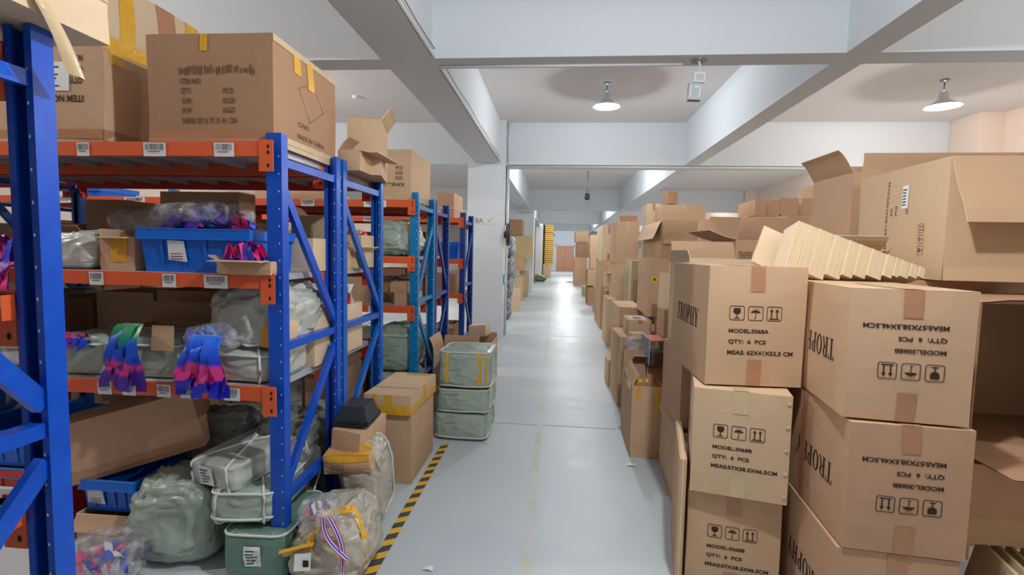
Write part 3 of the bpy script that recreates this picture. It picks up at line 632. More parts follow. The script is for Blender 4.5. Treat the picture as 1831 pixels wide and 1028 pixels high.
def rack(label, y0, y1, mp, mb_, levels, nb=2, L=2.15, flip=False, group=None, plates=True, labels_on=(), H=2.0, mfront=None, hidden_deck=False):
    root = empty('pallet_rack', (RX, y0, 0), label, 'rack', group)
    D = y1 - y0; ya, yb = PD / 2, D - PD / 2
    for i in range(nb + 1):
        X0 = -i * (L + PW)
        post_mesh(mfront or mp, 1, H).build('post', root, (X0, ya, 0)); post_mesh(mp, -1, H).build('post', root, (X0, yb, 0))
        cx = X0 - .03
        for zz in (H - .12, 1.06, .36):
            q = MB(); q.box((cx, ya + PD / 2, zz - .018), (cx + .022, yb - PD / 2, zz + .018), mp); q.box((cx - .02, ya + PD / 2, zz + .014), (cx, yb - PD / 2, zz + .018), mp); q.build('cross_bar', root)
        for za, zb in ((H - .24, 1.12), (.98, .42)):
            rev = (za < 1.0) != flip
            A = Vector((cx, yb - .02 if rev else ya + .02, za)); B = Vector((cx, ya + .02 if rev else yb - .02, zb))
            dd = B - A; ln = dd.length; ang = math.atan2(dd.z, dd.y)
            q = MB(); q.box((0, 0, -.022), (.022, ln, .022), mp); q.box((-.012, 0, .016), (0, ln, .022), mp)
            q.build('diagonal_brace', root, A, (ang, 0, 0))
    for b in range(nb):
        xr = -b * (L + PW) - PW; xl = xr - L
        for li, z in enumerate(levels):
            for fb, yy in ((0, -.03), (1, D - PD - .032)):
                q = MB(); q.box((xl - .0, yy, z - .06), (xr + .0, yy + .03, z), mb_); bm_ = q.build('beam', root)
                for sx, e in ((xr, 1), (xl, -1)):
                    q = MB(); x0, x1 = (sx - .012, sx + .052) if e > 0 else (sx - .052, sx + .012)
                    if fb: x0, x1 = (sx - .062, sx - .002) if e > 0 else (sx + .002, sx + .062)
                    yq = yy - .004 if fb == 0 else yy + .03
                    q.box((x0, yq, z - .125), (x1, yq + .004, z + .008), mb_)
                    for hz in (-.02, -.045, -.1):
                        hx = x0 + .042 if e > 0 else x0 + .02
                        q.add([(hx + .006 * math.cos(a), yq - .0008, z + hz + .009 * math.sin(a)) for a in [PI / 4 * k for k in range(8)]], [tuple(range(8))], hole_m)
                    q.build('end_plate', bm_)
                if fb == 0:
                    for (bb, l2, dx, wd) in labels_on:
                        if bb == b and l2 == li: shelf_label(bm_, xr - dx, yy, z - .03, wd, .058, hang=.004)
            q = MB(); k = 0; wpan = L / 10
            for k in range(10):
                a = xl + wpan * k
                q.box((a + .002, .0, z - .004), (a + wpan - .002, D, z), deck_m); q.box((a + .002, .0, z - .03), (a + .008, D, z - .004), deck_m); q.box((a + wpan - .008, .0, z - .03), (a + wpan - .002, D, z - .004), deck_m)
            q.build('deck_panel', root)
    return root
Z1, Z2, Z3 = .885, 1.385, 1.955
LB = [(0, 2, .17, .092), (0, 2, .49, .105), (0, 2, .83, .06), (0, 1, .22, .11), (0, 1, .44, .065), (0, 1, .79, .07), (0, 0, .155, .075), (0, 0, .36, .08), (0, 0, .48, .067), (0, 0, .65, .067), (0, 0, .77, .07)]
rack('dark blue rack nearest the viewer, cut off by the left edge', .48, 1.10, blue_m, orange_m, (Z1, Z2, Z3), nb=1)
rack('dark blue rack with orange beams holding the big taped cartons on top', 2.07, 2.655, blue_m, orange_m, (Z1, Z2, Z3), nb=1, labels_on=LB)
rack('blue rack standing back to back behind the nearest orange beamed rack', 2.69, 3.33, midb_m, red_m, (Z1, Z2, Z3), nb=2)
rack('light blue rack with orange beams beyond the second cross aisle', 4.18, 4.785, cyan_m, orange_m, (1.02, 1.45, 1.93), nb=2, flip=True, labels_on=[(0, 2, .3, .2), (0, 2, .9, .12), (0, 2, 1.5, .2), (1, 2, .3, .2), (1, 2, 1.0, .2), (0, 1, .3, .1), (0, 0, .3, .12)])
rack('navy rack back to back with the light blue rack', 4.82, 5.42, navy_m, red_m, (1.02, 1.45, 1.93), nb=2)
rack('navy rack last in the row, in front of the near pillar', 6.35, 6.98, navy_m, orange_m, (.95, 1.40, 1.93), nb=2, flip=True, labels_on=[(0, 2, .35, .12), (0, 2, 1.2, .15)])

# ================================================================== right hand wall of cartons
def trophy_prints(w, d, h, model, meas, flip=0, faint=False, side=True):
    M_ = ink_faint if faint else ink; s = w * .155
    ix, iy = w * .22, h * .55
    v, f = icons2d(s); F = [([(a + ix, b + iy) for a, b in v], f)]
    tw = w * .62
    F.append(text_fit('MODEL:' + model, ix, ix + tw * .66, h * .445, h * .033)); F.append(text_fit('QTY:  6  PCS', ix, ix + tw * .62, h * .355, h * .033)); F.append(text_fit('MEAS:' + meas, ix - .003, ix + tw * 1.08, h * .262, h * .035))
    out = [('F', flip, F, M_)]
    if side:
        (v, f), ln = serif_word('TROPHY', h * .15)
        k = d * .62 / ln; out.append(('L', flip, [([(a * k + d * .19, b * 1.15 + h * .44) for a, b in v], f)], M_))
    return out
def std_tapes(w, h, k='b', extra=True):
    c = w / 2; t = .03
    T = [('F', c - t, h * .79, c + t, h, k), ('F', c - t, 0, c + t, h * .22, k)]
    if extra: T.append(('T', c - t, 0, c + t, .4, 'c'))
    return T
G1 = 'printed cartons stacked at the right front'
W1, D1, H1 = .41, .62, .525; W2, D2, H2 = .385, .57, .465
carton('topmost printed carton of the left front stack, marked 3068A, TROPHY on its side', .664, 2.229, .945, W1, D1, H1, .014, 0, prints=trophy_prints(W1, D1, H1, '3068A', ' 62X41X52.5 CM'), tapes=std_tapes(W1, H1), group=G1)
def dot_strip(o, w, h):
    q = MB()
    for k in range(5):
        z_ = h * (.07 + .215 * k); q.lathe([(0, 0), (.008, 0), (.007, .003), (0, .004)], tape_c, 10, (0, 0, 0)); vs = q.v[-40:]
        for v in vs: v.x, v.y, v.z = w - .013 + v.x, -.001 - v.z, z_ + v.y
    q.build('staples', o)
o = carton('middle carton of the left front stack, marked 3068B, directly under the 3068A carton', .612, 2.196, .472, W2, D2, H2, -.235, 1, prints=trophy_prints(W2, D2, H2, '3068B', '57X38.5X46.5CM'), tapes=std_tapes(W2, H2, 'c'), group=G1)
dot_strip(o, W2, H2)
carton('bottom carton of the left front stack, marked 3068B, standing on the floor', .618, 2.23, 0, W2, D2, H2, -.17, 0, prints=trophy_prints(W2, D2, H2, '3068B', '57X38.5X46.5CM'), tapes=std_tapes(W2, H2), group=G1)
carton('topmost carton of the right front stack, print upside down, corner torn', 1.035, 1.846, .945, W2, D2, H2, -.142, 0, prints=trophy_prints(W2, D2, H2, '3068B', '57X38.5X46.5CM', 180), tapes=std_tapes(W2, H2) + [('L', D2 - .42, 0, D2 - .37, H2, 'b')], group=G1)
carton('middle carton of the right front stack, upside-down print shaded by the carton above', 1.052, 1.821, .471, W2, D2, H2, -.10, 2, prints=trophy_prints(W2, D2, H2, '3068B', '57X38.5X46.5CM', 180), tapes=std_tapes(W2, H2) + [('L', D2 - .42, 0, D2 - .37, H2, 'b')], group=G1)
o = carton('bottom carton of the right front stack, mostly cut off by the lower edge', 1.04, 1.83, 0, W2, D2, H2, -.11, 2, prints=trophy_prints(W2, D2, H2, '3068B', '57X38.5X46.5CM', 180), tapes=std_tapes(W2, H2), group=G1)
q = MB(); q.box((1.29, 1.76, .4675), (1.38, 1.80, .470), white_p); 

# second rank behind the two front stacks (mostly hidden, carries the loose cartons)
for i, (x_, y_, ww, hh) in enumerate(((1.12, 2.72, .46, .47), (1.62, 2.62, .5, .47), (2.14, 2.75, .5, .47))):
    for k in range(3):
        carton('%s plain carton of the %s column hidden behind the front stacks' % (('lowest', 'middle', 'upper')[k], ('left', 'centre', 'right')[i]), x_ + .01 * k, y_, k * .472, ww, .6, hh, .01 * (k - 1), 2, group='plain cartons behind the front stacks')

# big printed open carton upper right
bp = at(1700, 283, 2.4)
BX, BY, BZ, BW, BDp = 1.80, 2.50, 1.42, .95, .74
pr = []
v, f = text_fit('MEAS:51.5X41X70.5CM', .05, .42, 0, .018); pr.append(([(.3 - b, .1 + a) for a, b in [(p[0], p[1]) for p in v]], [tuple(reversed(t)) for t in f]))
for t_, u_, l_ in (('PCS', .38, .05), ('KG', .34, .04), ('QTY', .47, .05)):
    v, f = text_fit(t_, 0, l_, 0, .016); pr.append(([(u_ - b, .33 + a) for a, b in v], [tuple(reversed(t)) for t in f]))
v, f = icons2d(.045); pr.append(([(.6 - b, .12 + a) for a, b in v], [tuple(reversed(t)) for t in f]))
carton('huge open carton at the upper right with a flap hanging over its front', BX, BY, BZ, BW, BDp, .575, -.04, 1, top='open', flaps={'F': (166, .33), 'B': (8, .16), 'R': (30, .3)},
       prints=[('L', 0, pr, ink_faint)], labels=(('L', .42, .36, .47, .48),), tapes=(('L', 0, .17, .11, .22, 'c'),), bulge=.008, tilt=(0, -.0))
# brown folded carton standing behind it
carton('tall brown carton with raised flaps peeping out behind the huge open carton', 1.93, 3.50, 1.42, .80, .5, .66, .02, 0, top='open', flaps={'L': (35, .18), 'B': (5, .12)})
# carton lying on its side with the dark opening, right edge
def side_open(label, x, y, z, w, d, h, pal, flapang=80):
    B = MB(); C = card[pal]; T = .006
    B.slab((0, 0, 0), (w, d, T), C, (4, 4, 1)); B.slab((0, 0, h - T), (w, d, h), C, (4, 4, 1)); B.slab((0, 0, T), (T, d, h - T), C, (1, 4, 4)); B.slab((w - T, 0, T), (w, d, h - T), C, (1, 4, 4)); B.slab((T, d - T, T), (w - T, d, h - T), card_in, (4, 1, 4))
    o = tag(B.build('cardboard_box', None, (x, y, z)), label, 'box')
    a = math.radians(flapang); q = MB(); L = .2
    q.grid(lambda u, t: Vector((.003 + (w - .006) * u, -L * t * math.sin(a), .003 - L * t * math.cos(a) * .25)), 4, 4, C); q.grid(lambda u, t: Vector((.003 + (w - .006) * u, -L * t * math.sin(a), -.001 - L * t * math.cos(a) * .25)), 4, 4, card_in); q.build('flap', o)
    q = MB(); q.grid(lambda u, t: Vector((.003 + (w - .006) * u, -.12 * t, h - .002 + .02 * t)), 4, 4, C); q.grid(lambda u, t: Vector((.003 + (w - .006) * u, -.12 * t, h - .006 + .02 * t)), 4, 4, card_in); q.build('flap', o)
    q = MB(); q.grid(lambda u, v: Vector((.12 + .35 * u, d - T - .004, h * .5 + .03 * v)), 4, 1, tape_c); q.grid(lambda u, v: Vector((.22 + .05 * u, d - T - .006, h * (.45 + .3 * v))), 1, 4, tape_c); q.build('packing_tape', o)
    return o
side_open('carton lying on its side with a dark open mouth, right edge of the pile', 1.60, 2.02, .76, .72, .58, .60, 4)
q = MB()
carton('low carton under the dark open one at the right edge', 1.56, 2.0, .42, .72, .6, .12, .0, 0)
carton('low dark carton under the low light one at the right edge', 1.56, 1.98, .545, .72, .58, .2, .0, 2, top='closed')
# flattened cartons standing in a pack at the bottom right
for k in range(9):
    q = MB(); a = .0
    q.slab((0, 0, 0), (.018, .62, .40 - .008 * k), corr, (1, 4, 4)); q.box((.018, .0, 0), (.022, .62, .39 - .008 * k), card_edge)
    tag(q.build('flattened_carton', None, (1.50 + .052 * k, 1.52, .0), (0, .20 + .012 * k, -.25)), 'folded flat carton leaning in the pack at the bottom right corner', 'flattened carton', 'flattened cartons at the bottom right corner')
# pack of flattened cartons slanting over the stacks: cards side by side, leaning right, their fluted edges to the viewer
ths = [.012, .012, .014, .02, .055, .085, .075, .055, .06, .075, .045, .03, .045, .04, .03]
A_ = Vector((1.13, 2.47, 1.685)); B_ = Vector((1.66, 2.40, 1.475)); dv_ = (B_ - A_).normalized(); tot = sum(ths); lean = math.atan2(-dv_.z, dv_.x); x_ = 0
for k, th in enumerate(ths):
    th *= (B_ - A_).length / tot; t_ = (x_ + th * .5) / (B_ - A_).length; p_ = A_ + dv_ * x_
    hh = (p_.z - 1.43) / math.cos(lean) / math.cos(.35) - .012
    q = MB(); q.slab((0, 0, -hh), (th - .0015, .12, 0), corr, (1, 2, 4)); q.box((-.0005, -.002, -hh), (.0025, .12, .001), card_edge)
    tag(q.build('flattened_carton', None, p_, (-.35, lean, 0)), 'pale flattened carton leaning in the slanting pack on top of the stacks', 'flattened carton', 'slanting pack of flattened cartons on the stacks')
    x_ += th
a = at(1345, 448, 2.5)
q = MB(); q.slab((0, 0, 0), (.19, .010, .21), card[3], (4, 1, 4)); tag(q.build('cardboard_sheet', None, (.955, 2.55, 1.49), (-.35, .42, 0)), 'square cream cardboard sheet leaning at the left end of the slanting pack', 'cardboard')
carton('flat tan carton lying behind the slanting pack of flattened cartons', 1.48, 3.42, 1.42, .36, .4, .2, 0, 3, tapes=(('F', .15, 0, .19, .2, 'b'),))
carton('low open carton with brown flap lying left of the huge open carton', 1.36, 2.98, 1.42, .42, .34, .13, -.12, 3, top='open', flaps={'F': (60, .14), 'R': (70, .12)})
# open carton with TROPHY flap
(v, f), ln = serif_word('TROPHY', .07)
carton('open carton with TROPHY printed small under its raised grey flap', 1.24, 3.6, 1.20, .34, .42, .43, .12, 2, top='open', flaps={'B': (25, .2), 'F': (25, .16), 'L': (80, .2)},
       prints=[('F', 0, [([(a * .1 / ln + .02, b * .8 + .29) for a, b in v], f)], ink)])
carton('tan carton under the open TROPHY flap carton', 1.22, 3.58, .0, .55, .5, .6, .0, 0)
carton('second tan carton under the open TROPHY flap carton', 1.22, 3.58, .602, .55, .5, .596, .0, 2)
carton('open topped carton directly behind the 3068A carton, long pale flap raised', .76, 2.95, .945, .42, .44, .55, .02, 3, top='open', flaps={'L': (8, .0 + .05), 'B': (15, .12)})
carton('plain carton under the open topped one behind the left front stack', .74, 2.93, .494, .42, .5, .448, .0, 2)
carton('plain carton on the floor behind the left front stack', 1.03, 3.10, 0, .14, .4, .49, .0, 2)
carton('carton on the floor under the tall pale one at the aisle edge', at(1130, 466, 6.5).x, 6.48, 0, .22, .6, .697, 0, 2)
# pink and tan cartons far back on the right
for (xl, xr, yt, yb, Y, dp, pal, lb) in ((1351, 1395, 357, 386, 5.6, .5, 2, 'reddish brown low carton, left end of the far top row'), (1396, 1466, 354, 384, 5.6, .5, 2, 'pinkish carton in the far top row'),
        (1466, 1530, 328, 388, 5.6, .5, 0, 'orange tan carton standing highest in the far top row'), (1408, 1530, 384, 408, 4.7, .5, 0, 'wide brown carton in front of the far top row')):
    a = at(xl, yt, Y); b = at(xr, yt, Y); c = at((xl + xr) / 2, yb, Y)
    c.z = c.z + .0
    carton(lb, a.x, Y, c.z, b.x - a.x, dp, a.z - c.z, 0, pal, tapes=(('F', (b.x - a.x) * .46, 0, (b.x - a.x) * .54, a.z - c.z, 'b'),))
    k = 0; z_ = c.z
    while z_ > .05:
        hh = min(.62, z_); 
        if z_ - hh < .25: hh = z_
        k += 1; carton('support carton %s below the %s' % (('directly', 'second', 'third', 'fourth', 'fifth')[k - 1], lb.split(',')[0]), a.x + .01, Y, z_ - hh, b.x - a.x - .02, dp, hh - .002, 0, pal); z_ -= hh
    
# ---- aisle side of the pile, going back
p = at(1120, 689, 3.68); hA = p.z
carton('open carton on the aisle floor with yellow tape round its torn rim', .575, 3.66, 0, .47, .62, hA, -.02, 0, top='open', flaps={'B': (6, .15), 'L': (-28, .10)},
       tapes=(('F', .16, hA - .17, .19, hA, 'y'), ('F', .29, hA - .10, .40, hA, 'y'), ('F', 0.03, hA - .09, .06, hA, 'y'), ('L', .3, hA - .06, .55, hA, 'y'), ('L', .02, hA - .12, .08, hA, 'y')), bulge=.012)
for k in range(4):
    q = MB(); q.grid(lambda u, v: Vector((.60 + .16 * u + .09 * k, 3.72 + .05 * v + .03 * k, hA - .01 + .03 * math.sin(u * 5 + k) + .03 * v * math.cos(k + u * 3))), 8, 4, tape_y); tag(q.build('tape_scrap'), 'crumpled yellow tape lying in the mouth of the open taped carton', 'tape', 'crumpled yellow tape on the open taped carton')
carton('long narrow open carton between the yellow taped carton and the front stack', .725, 2.86, 0, .26, .72, .49, -.07, 0, top='open', flaps={'B': (10, .04), 'L': (172, .07), 'F': (150, .16)}, bulge=.012)
q = MB(); q.slab((0, 0, 0), (.03, .54, .60), card[0], (1, 5, 5)); q.box((.012, -.001, .0), (.018, .54, .601), card_edge)
tag(q.build('flattened_carton', None, (.572, 2.22, 0), (0, 0, -.19)), 'folded carton standing flat against the aisle side of the left front stack', 'flattened carton')
carton('carton with drooping olive flaps behind the yellow taped open carton', .66, 4.34, 0, .5, .45, .60, 0, 5, top='open', flaps={'F': (78, .18), 'R': (100, .15), 'B': (20, .08)})
carton('tall carton with worn corner on the aisle edge behind the yellow taped carton', .63, 4.9, 0, .42, .62, .70, .02, 0, tapes=(('L', .1, .3, .14, .7, 'c'),), bulge=.009)
carton('small open crate of card on the floor at the aisle edge', .60, 5.65, 0, .12, .3, .30, .0, 1, tapes=(('F', 0, .12, .12, .16, 'c'),))
carton('carton on the aisle edge half hidden behind the tall worn one', .74, 5.62, 0, .5, .55, .66, .0, 2)
pxc('taped carton lying on the aisle edge stack, pale stripes on its end', 1107, 1150, 549, 5.65, .8, .662, pal=0, tapes=(('L', .15, 0, .2, .2, 'c'), ('L', .45, 0, .5, .2, 'c')))
pxc('small carton with a white sheet on its lid', 1124, 1166, 572, 4.95, .4, .702, pal=1, labels=(('T', .04, .05, .22, .3),))
sack('clear plastic bag slumped on the worn tall carton at the aisle edge', .72, 4.6, .602, .14, .14, .15, 0, .7, 3, film_m, .02, name='plastic_bag', cat='bag', nu=24, nv=16)
a = at(1131, 600, 4.7); q = MB(); q.slab((0, 0, 0), (.14, .1, .06), card[3], (3, 3, 3)); tag(q.build('small_box', None, (a.x, 4.75, .703), (0, 0, .2)), 'small cream box lying beside the clear bag', 'box')
# red and white folder standing open
q = MB(); q.add([(0, 0, 0), (0, .3, 0), (0, .3, .22), (0, 0, .22)], [(0, 1, 2, 3)], mat('pale_blue_card', (206, 222, 236))); q.box((0, 0, 0), (.004, .3, .2), mat('pale_blue_card', (206, 222, 236))); q.box((.0, .0, .2), (.34, .3, .206), mat('red_card', (214, 122, 110))); q.box((.02, .02, .0), (.34, .3, .1), mat('dark_card', (88, 70, 66)))
a = at(1163, 600, 4.1); tag(q.build('magazine_box', None, (a.x, 4.12, .602), (0, 0, .06)), 'small box with pale blue side and red lid beside the front stack', 'box')
pxc('tall pale carton standing on the aisle edge stack, left of the labelled one', 1130, 1152, 466, 6.5, .6, .70, pal=5, bulge=.012)
pxc('tall carton with a small yellow label on the aisle edge stack', 1163, 1196, 462, 4.95, .7, .905, pal=0, tapes=(('L', .1, .1, .16, .5, 'c'), ('T', .1, 0, .15, .5, 'c')))
a = at(1166, 500, 4.94); q = MB(); q.box((0, -.003, 0), (.05, 0, .06), mat('label_yellow', (240, 200, 40))); q.box((.015, -.004, .02), (.035, -.003, .045), ink); tag(q.build('yellow_label', None, (a.x, 4.947, a.z - .03)), 'small square yellow label stuck on the tall carton', 'label')
q = MB(); q.slab((0, 0, 0), (.15, .02, .30), card[3], (3, 1, 3)); a = at(1176, 550, 4.3); tag(q.build('cardboard_sheet', None, (a.x, 4.3, a.z), (.0, .02, 0)), 'rounded cream board standing beside the 3068A carton', 'cardboard')
carton('carton carrying the rounded cream board behind the front stack', .90, 4.20, .602, .2, .3, at(1176, 552, 4.3).z - .602, 0, 0)
carton('supporting carton under the labelled tall carton', 1.08, 4.95, .0, .28, .6, .9, 0, 2)
# large open carton with hanging flaps
a = at(1184, 394, 6.3); b = at(1252, 394, 6.3)
carton('large open carton with two hanging front flaps above the middle of the pile', a.x, 6.3, .9, b.x - a.x, 1.3, a.z - .9, 0, 0, top='open', flaps={'F': (158, .30), 'L': (150, .25)}, bulge=.01)
carton('carton under the large one with hanging flaps', a.x + .01, 6.3, 0, b.x - a.x, 1.3, .895, 0, 0)
pxc('long carton with curved open lid resting on the large open carton', 1183, 1262, 366, 7.2, .6, a.z, pal=0)
a2 = at(1192, 340, 7.4)
carton('small orange brown carton perched highest on the pile', at(1195, 345, 7.3).x, 7.3, at(1190, 364, 7.3).z, .15, .12, .18, .3, 4)
pxc('pale grey carton flap upright behind the hanging flap carton', 1158, 1182, 364, 7.7, .4, 1.86, pal=3)
carton('support carton for the pale grey one', at(1158, 364, 7.7).x, 7.72, 0, .25, .38, 1.85, 0, 1)
pxc('pinkish carton between the hanging flap carton and the TROPHY flap carton', 1272, 1292, 390, 5.4, .5, 1.2, pal=2)
carton('carton supporting the pinkish one', at(1272, 390, 5.4).x + .04, 5.42, 0, .3, .46, 1.195, 0, 2)
# tall stack in the middle distance
for (xl, xr, yt, Y, dp, z0, pal, lb) in ((1103, 1144, 396, 8.2, .9, 1.372, 0, 'tall brown carton rising highest left of the hanging flap carton'), (1103, 1150, 470, 8.1, 1.0, 0, 1, 'wide carton under the tallest brown one'),
        (1078, 1102, 402, 10.2, 1.4, 1.365, 3, 'pale gridded bundle carton left of the tall brown one'), (1076, 1104, 466, 10.0, 1.4, 0, 2, 'carton under the pale gridded bundle'),
        (1200, 1260, 470, 5.62, .5, 0, 2, 'carton deep in the pile behind the front stack')):
    pxc(lb, xl, xr, yt, Y, dp, z0, pal=pal)
carton('reddish sheet carton standing on the tall brown carton', at(1107, 386, 8.9).x, 8.6, at(1107, 397, 8.6).z - .01, .27, .2, .12, 0, 4)
for (xl, xr, yt, Y, dp, z0, pal, op, lb) in ((1084, 1102, 486, 9.0, .5, .92, 1, {'F': (100, .2), 'L': (40, .3)}, 'open carton with a slanting lid flap on the aisle edge'), (1088, 1103, 535, 8.0, .9, 0, 1, None, 'flat sided carton with a dark mark facing the aisle'),
        (1066, 1080, 486, 12.6, .6, .655, 3, {'R': (60, .25), 'B': (10, .15)}, 'pale carton with a grey grille print'), (1066, 1082, 516, 12.2, 1.0, 0, 2, None, 'carton under the pale one with the grille print'),
        (1051, 1063, 482, 14.8, 1.0, .56, 0, {'L': (60, .3)}, 'open carton with one flap out over the aisle'), (1051, 1064, 514, 14.6, 1.0, 0, 4, None, 'dark tan carton at the foot of the open flap carton'), (1043, 1051, 513, 17.5, 1.0, 0, 5, None, 'olive tan carton low on the aisle edge'),
        (1084, 1100, 520, 9.3, .5, 0, 4, None, 'carton under the slanting lid carton')):
    pxc(lb, xl, xr, yt, Y, dp, z0, pal=pal, top='open' if op else 'closed', flaps=op)
# far stacks
for (xl, xr, yt, yb, Y, pal, lb) in ((1027, 1050, 460, 512, 23.4, 0, 'bottom carton of the far brown stack right of the door'), (1031, 1055, 434, 460, 23.4, 4, 'middle carton of the far brown stack right of the door'), (1029, 1053, 413, 433, 23.4, 0, 'top carton of the far brown stack right of the door'),
        (1056, 1073, 455, 508, 22.0, 2, 'carton at the foot of the far right stack'), (1056, 1072, 420, 455, 22.0, 0, 'carton wrapped in brown film atop the far right stack')):
    a = at(xl, yt, Y); b = at(xr, yt, Y); c = at(xl, yb, Y); zb = max(0, c.z) if yb < 505 else 0
    carton(lb, a.x, Y, zb, b.x - a.x, 1.0, a.z - zb, 0, pal, bulge=.02)
q = MB(); a = at(1058, 418, 40); b = at(1073, 402, 40); q.slab((a.x, 40, a.z), (b.x, 40.3, b.z), pipe_m, (2, 2, 2)); q.box((a.x, 39.99, a.z + .1), (b.x, 40, a.z + .16), metal_m); tag(q.build('air_conditioner'), 'white box unit high on the far wall right of the door', 'air conditioner')
q = MB(); a = onz(1012, 505); q.grid(lambda u, v: Vector((a.x + .5 * u, a.y + .5 * v, .01 + .12 * u * u)), 4, 4, card[0]); tag(q.build('cardboard_flap'), 'loose cardboard flap curling on the floor at the far stack', 'cardboard')
q = MB(); q.lathe([(0, 0), (.08, 0), (.08, .14), (0, .16)], black_m, 14, (-.4, YF - .2, 2.9)); tag(q.build('wall_camera'), 'small dark camera on the far wall above left of the door', 'camera')

# ---- left of the aisle beyond the near pillar
for (xl, xr, yt, yb, Y, dp, pal, lb) in ((915, 928, 518, 564, 12.4, .5, 3, 'tall narrow pale carton just beyond the near pillar'), (921, 934, 495, 545, 15.2, .8, 1, 'carton behind the tall narrow pale one'), (930, 943, 484, 537, 16.6, .8, 5, 'olive carton next to the second pillar'),
        (922, 937, 462, 484, 16.0, .6, 0, 'small carton atop the olive one'), (912, 950, 421, 462, 16.3, 1.2, 5, 'wide yellowish sagging carton high beside the second pillar'), (910, 934, 392, 420, 16.3, 1.0, 4, 'brown carton on top of the sagging yellowish one')):
    a = at(xl, yt, Y); b = at(xr, yt, Y); c = at(xl, yb, Y); zb = 0 if yb > 530 else c.z
    carton(lb, a.x, Y, zb, b.x - a.x, dp, a.z - zb, 0, pal, bulge=.03 if pal == 5 else .01)
netm = mat('net_bag', (88, 92, 104), rough=.5, var=.3, vscale=20, mix=((170, 176, 186), 14, .5, .62))
for k in range(4):
    sack('dark netted bag, %s of the column behind the near pillar' % ('bottom', 'second', 'third', 'top')[k], -1.28 + .02 * k, 11.1, .47 * k, .5, .8, .45, 0, .5, 4 + k, netm, .04, name='net_bag', cat='bag', group='netted bags behind the near pillar', nu=30, nv=20)
# yellow crates
for k in range(5):
    a = at(966, 402, 30); b = at(990, 402, 30); zt = at(966, 402 + 14.2 * k, 30).z; zb = at(966, 402 + 14.2 * (k + 1), 30).z
    q = MB(); q.slab((a.x, 30, zb + .02), (b.x, 30.9, zt), yel_m, (1, 1, 1))
    for j in range(4): q.box((a.x - .01, 29.98, zb + .02 + (zt - zb) * j / 4), (b.x + .01, 30.0, zb + .05 + (zt - zb) * j / 4), mat('crate_groove', (150, 96, 30)))
    q.box((a.x + .22, 29.97, zb), (a.x + .30, 29.98, zt), hole_m)
    tag(q.build('yellow_crate'), 'yellow crate bundle in the tall far stack, %s' % ('topmost', 'second from the top', 'third from the top', 'fourth from the top', 'lowest')[k], 'crate', 'yellow crates in the far stack')
pxc('tan carton under the yellow crates facing the aisle', 971, 985, 472, 29.6, .8, 0, pal=1)
pxc('pinkish carton left of the one under the yellow crates', 958, 971, 472, 29.9, .9, 0, pal=2)
pxc('narrow carton at the foot of the far left boards', 955, 962, 490, 26, .6, 0, pal=0)
q = MB(); a = at(953, 401, 24); q.box((a.x, 24, 0), (a.x + .12, 24.6, at(953, 401, 24).z), card[4]); tag(q.build('wooden_board'), 'tall brown board standing beyond the second pillar', 'board')
sack('small green plastic bag on the floor by the far left cartons', onz(966, 503).x, onz(966, 503).y, 0, .6, .5, .3, 0, .8, 9, mat('bag_green', (92, 130, 96), rough=.3), .05, name='plastic_bag', cat='bag', nu=24, nv=14)

# ================================================================== what lies on the racks and on the floor at the left
G_top = None
def rk(label, xl, xr, yt, Y, d, z0, **k):
    a = at(xl, yt, Y); b = at(xr, yt, Y); x1 = min(b.x, RX - .05) if Y > 1.2 and z0 < 1.9 and Y < 4.4 else b.x
    x0 = min(a.x, x1 - .1)
    return carton(label, x0, Y, z0, x1 - x0, d, a.z - z0, **k)
ZT = Z3 + .001
# --- on top of the nearest and second rack
a = at(190, 76, 1.17)
NB = Vector((a.x, 1.17, 2.01))
o = carton('carton overhanging the top of the nearest rack, upper left corner', NB.x - .62, .62, 2.003, .62, .56, .38, .0, 3, bulge=.008, tapes=(('R', 0, .10, .56, .16, 'c'),))
q = MB(); q.grid(lambda u, v: Vector((.626 + .012 * math.sin(v * 3) + .006 * math.sin(u * 3), .36 + (u - .5) * (.03 + .015 * v) + .10 * v, .06 - .17 * v)), 6, 12, tape_c); q.build('hanging_tape', o)
v, f = text_fit('ITEM NO.', 0, .055, 0, .018)
mk = [([(.40 + a_, .10 + b_) for a_, b_ in v], f)]
for i, t_ in enumerate(('QTY:', 'G.W:', 'N.W:')):
    v, f = text_fit(t_, 0, .035, 0, .016); mk.append(([(.40 + a_, .14 + .033 * i + b_) for a_, b_ in v], f))
a = at(97, 240, 2.12); b = at(188, 240, 2.12); top_z = at(210, 68, 2.12).z
W_ = .62; x_ = b.x - W_
hb = top_z - ZT
v, f = text_fit('ITEM NO.', .095, .25, hb - .22, .03); F = [(v, f)]
for i, t_ in enumerate(('QTY:', 'G.W:', 'N.W:')):
    v, f = text_fit(t_, .10, .16, hb - .30 - .05 * i, .028); F.append((v, f))
hb = top_z - ZT
carton('lower carton on the left of the second rack top, white label on its front', x_, 2.12, ZT, W_, .55, hb, .0, 0, prints=(('F', 180, F, ink),), labels=(('F', W_ - .31, .24, W_ - .16, .37),), tapes=(('R', 0, 0, .55, .07, 'b'), ('R', 0, hb - .04, .5, hb, 'y'), ('R', .03, hb - .1, .10, hb, 'y'), ('F', 0, .03, W_, .07, 'b')), bulge=.01)
carton('upper carton tied with yellow tape, stacked at the upper left on the second rack', x_ - .02, 2.14, top_z + .002, W_ + .01, .60, .30, .0, 3, tapes=(('R', .08, 0, .16, .30, 'y'), ('R', .30, 0, .42, .30, 'b'), ('R', 0, .0, .6, .03, 'y'), ('R', .5, .2, .6, .3, 'y')), bulge=.012)
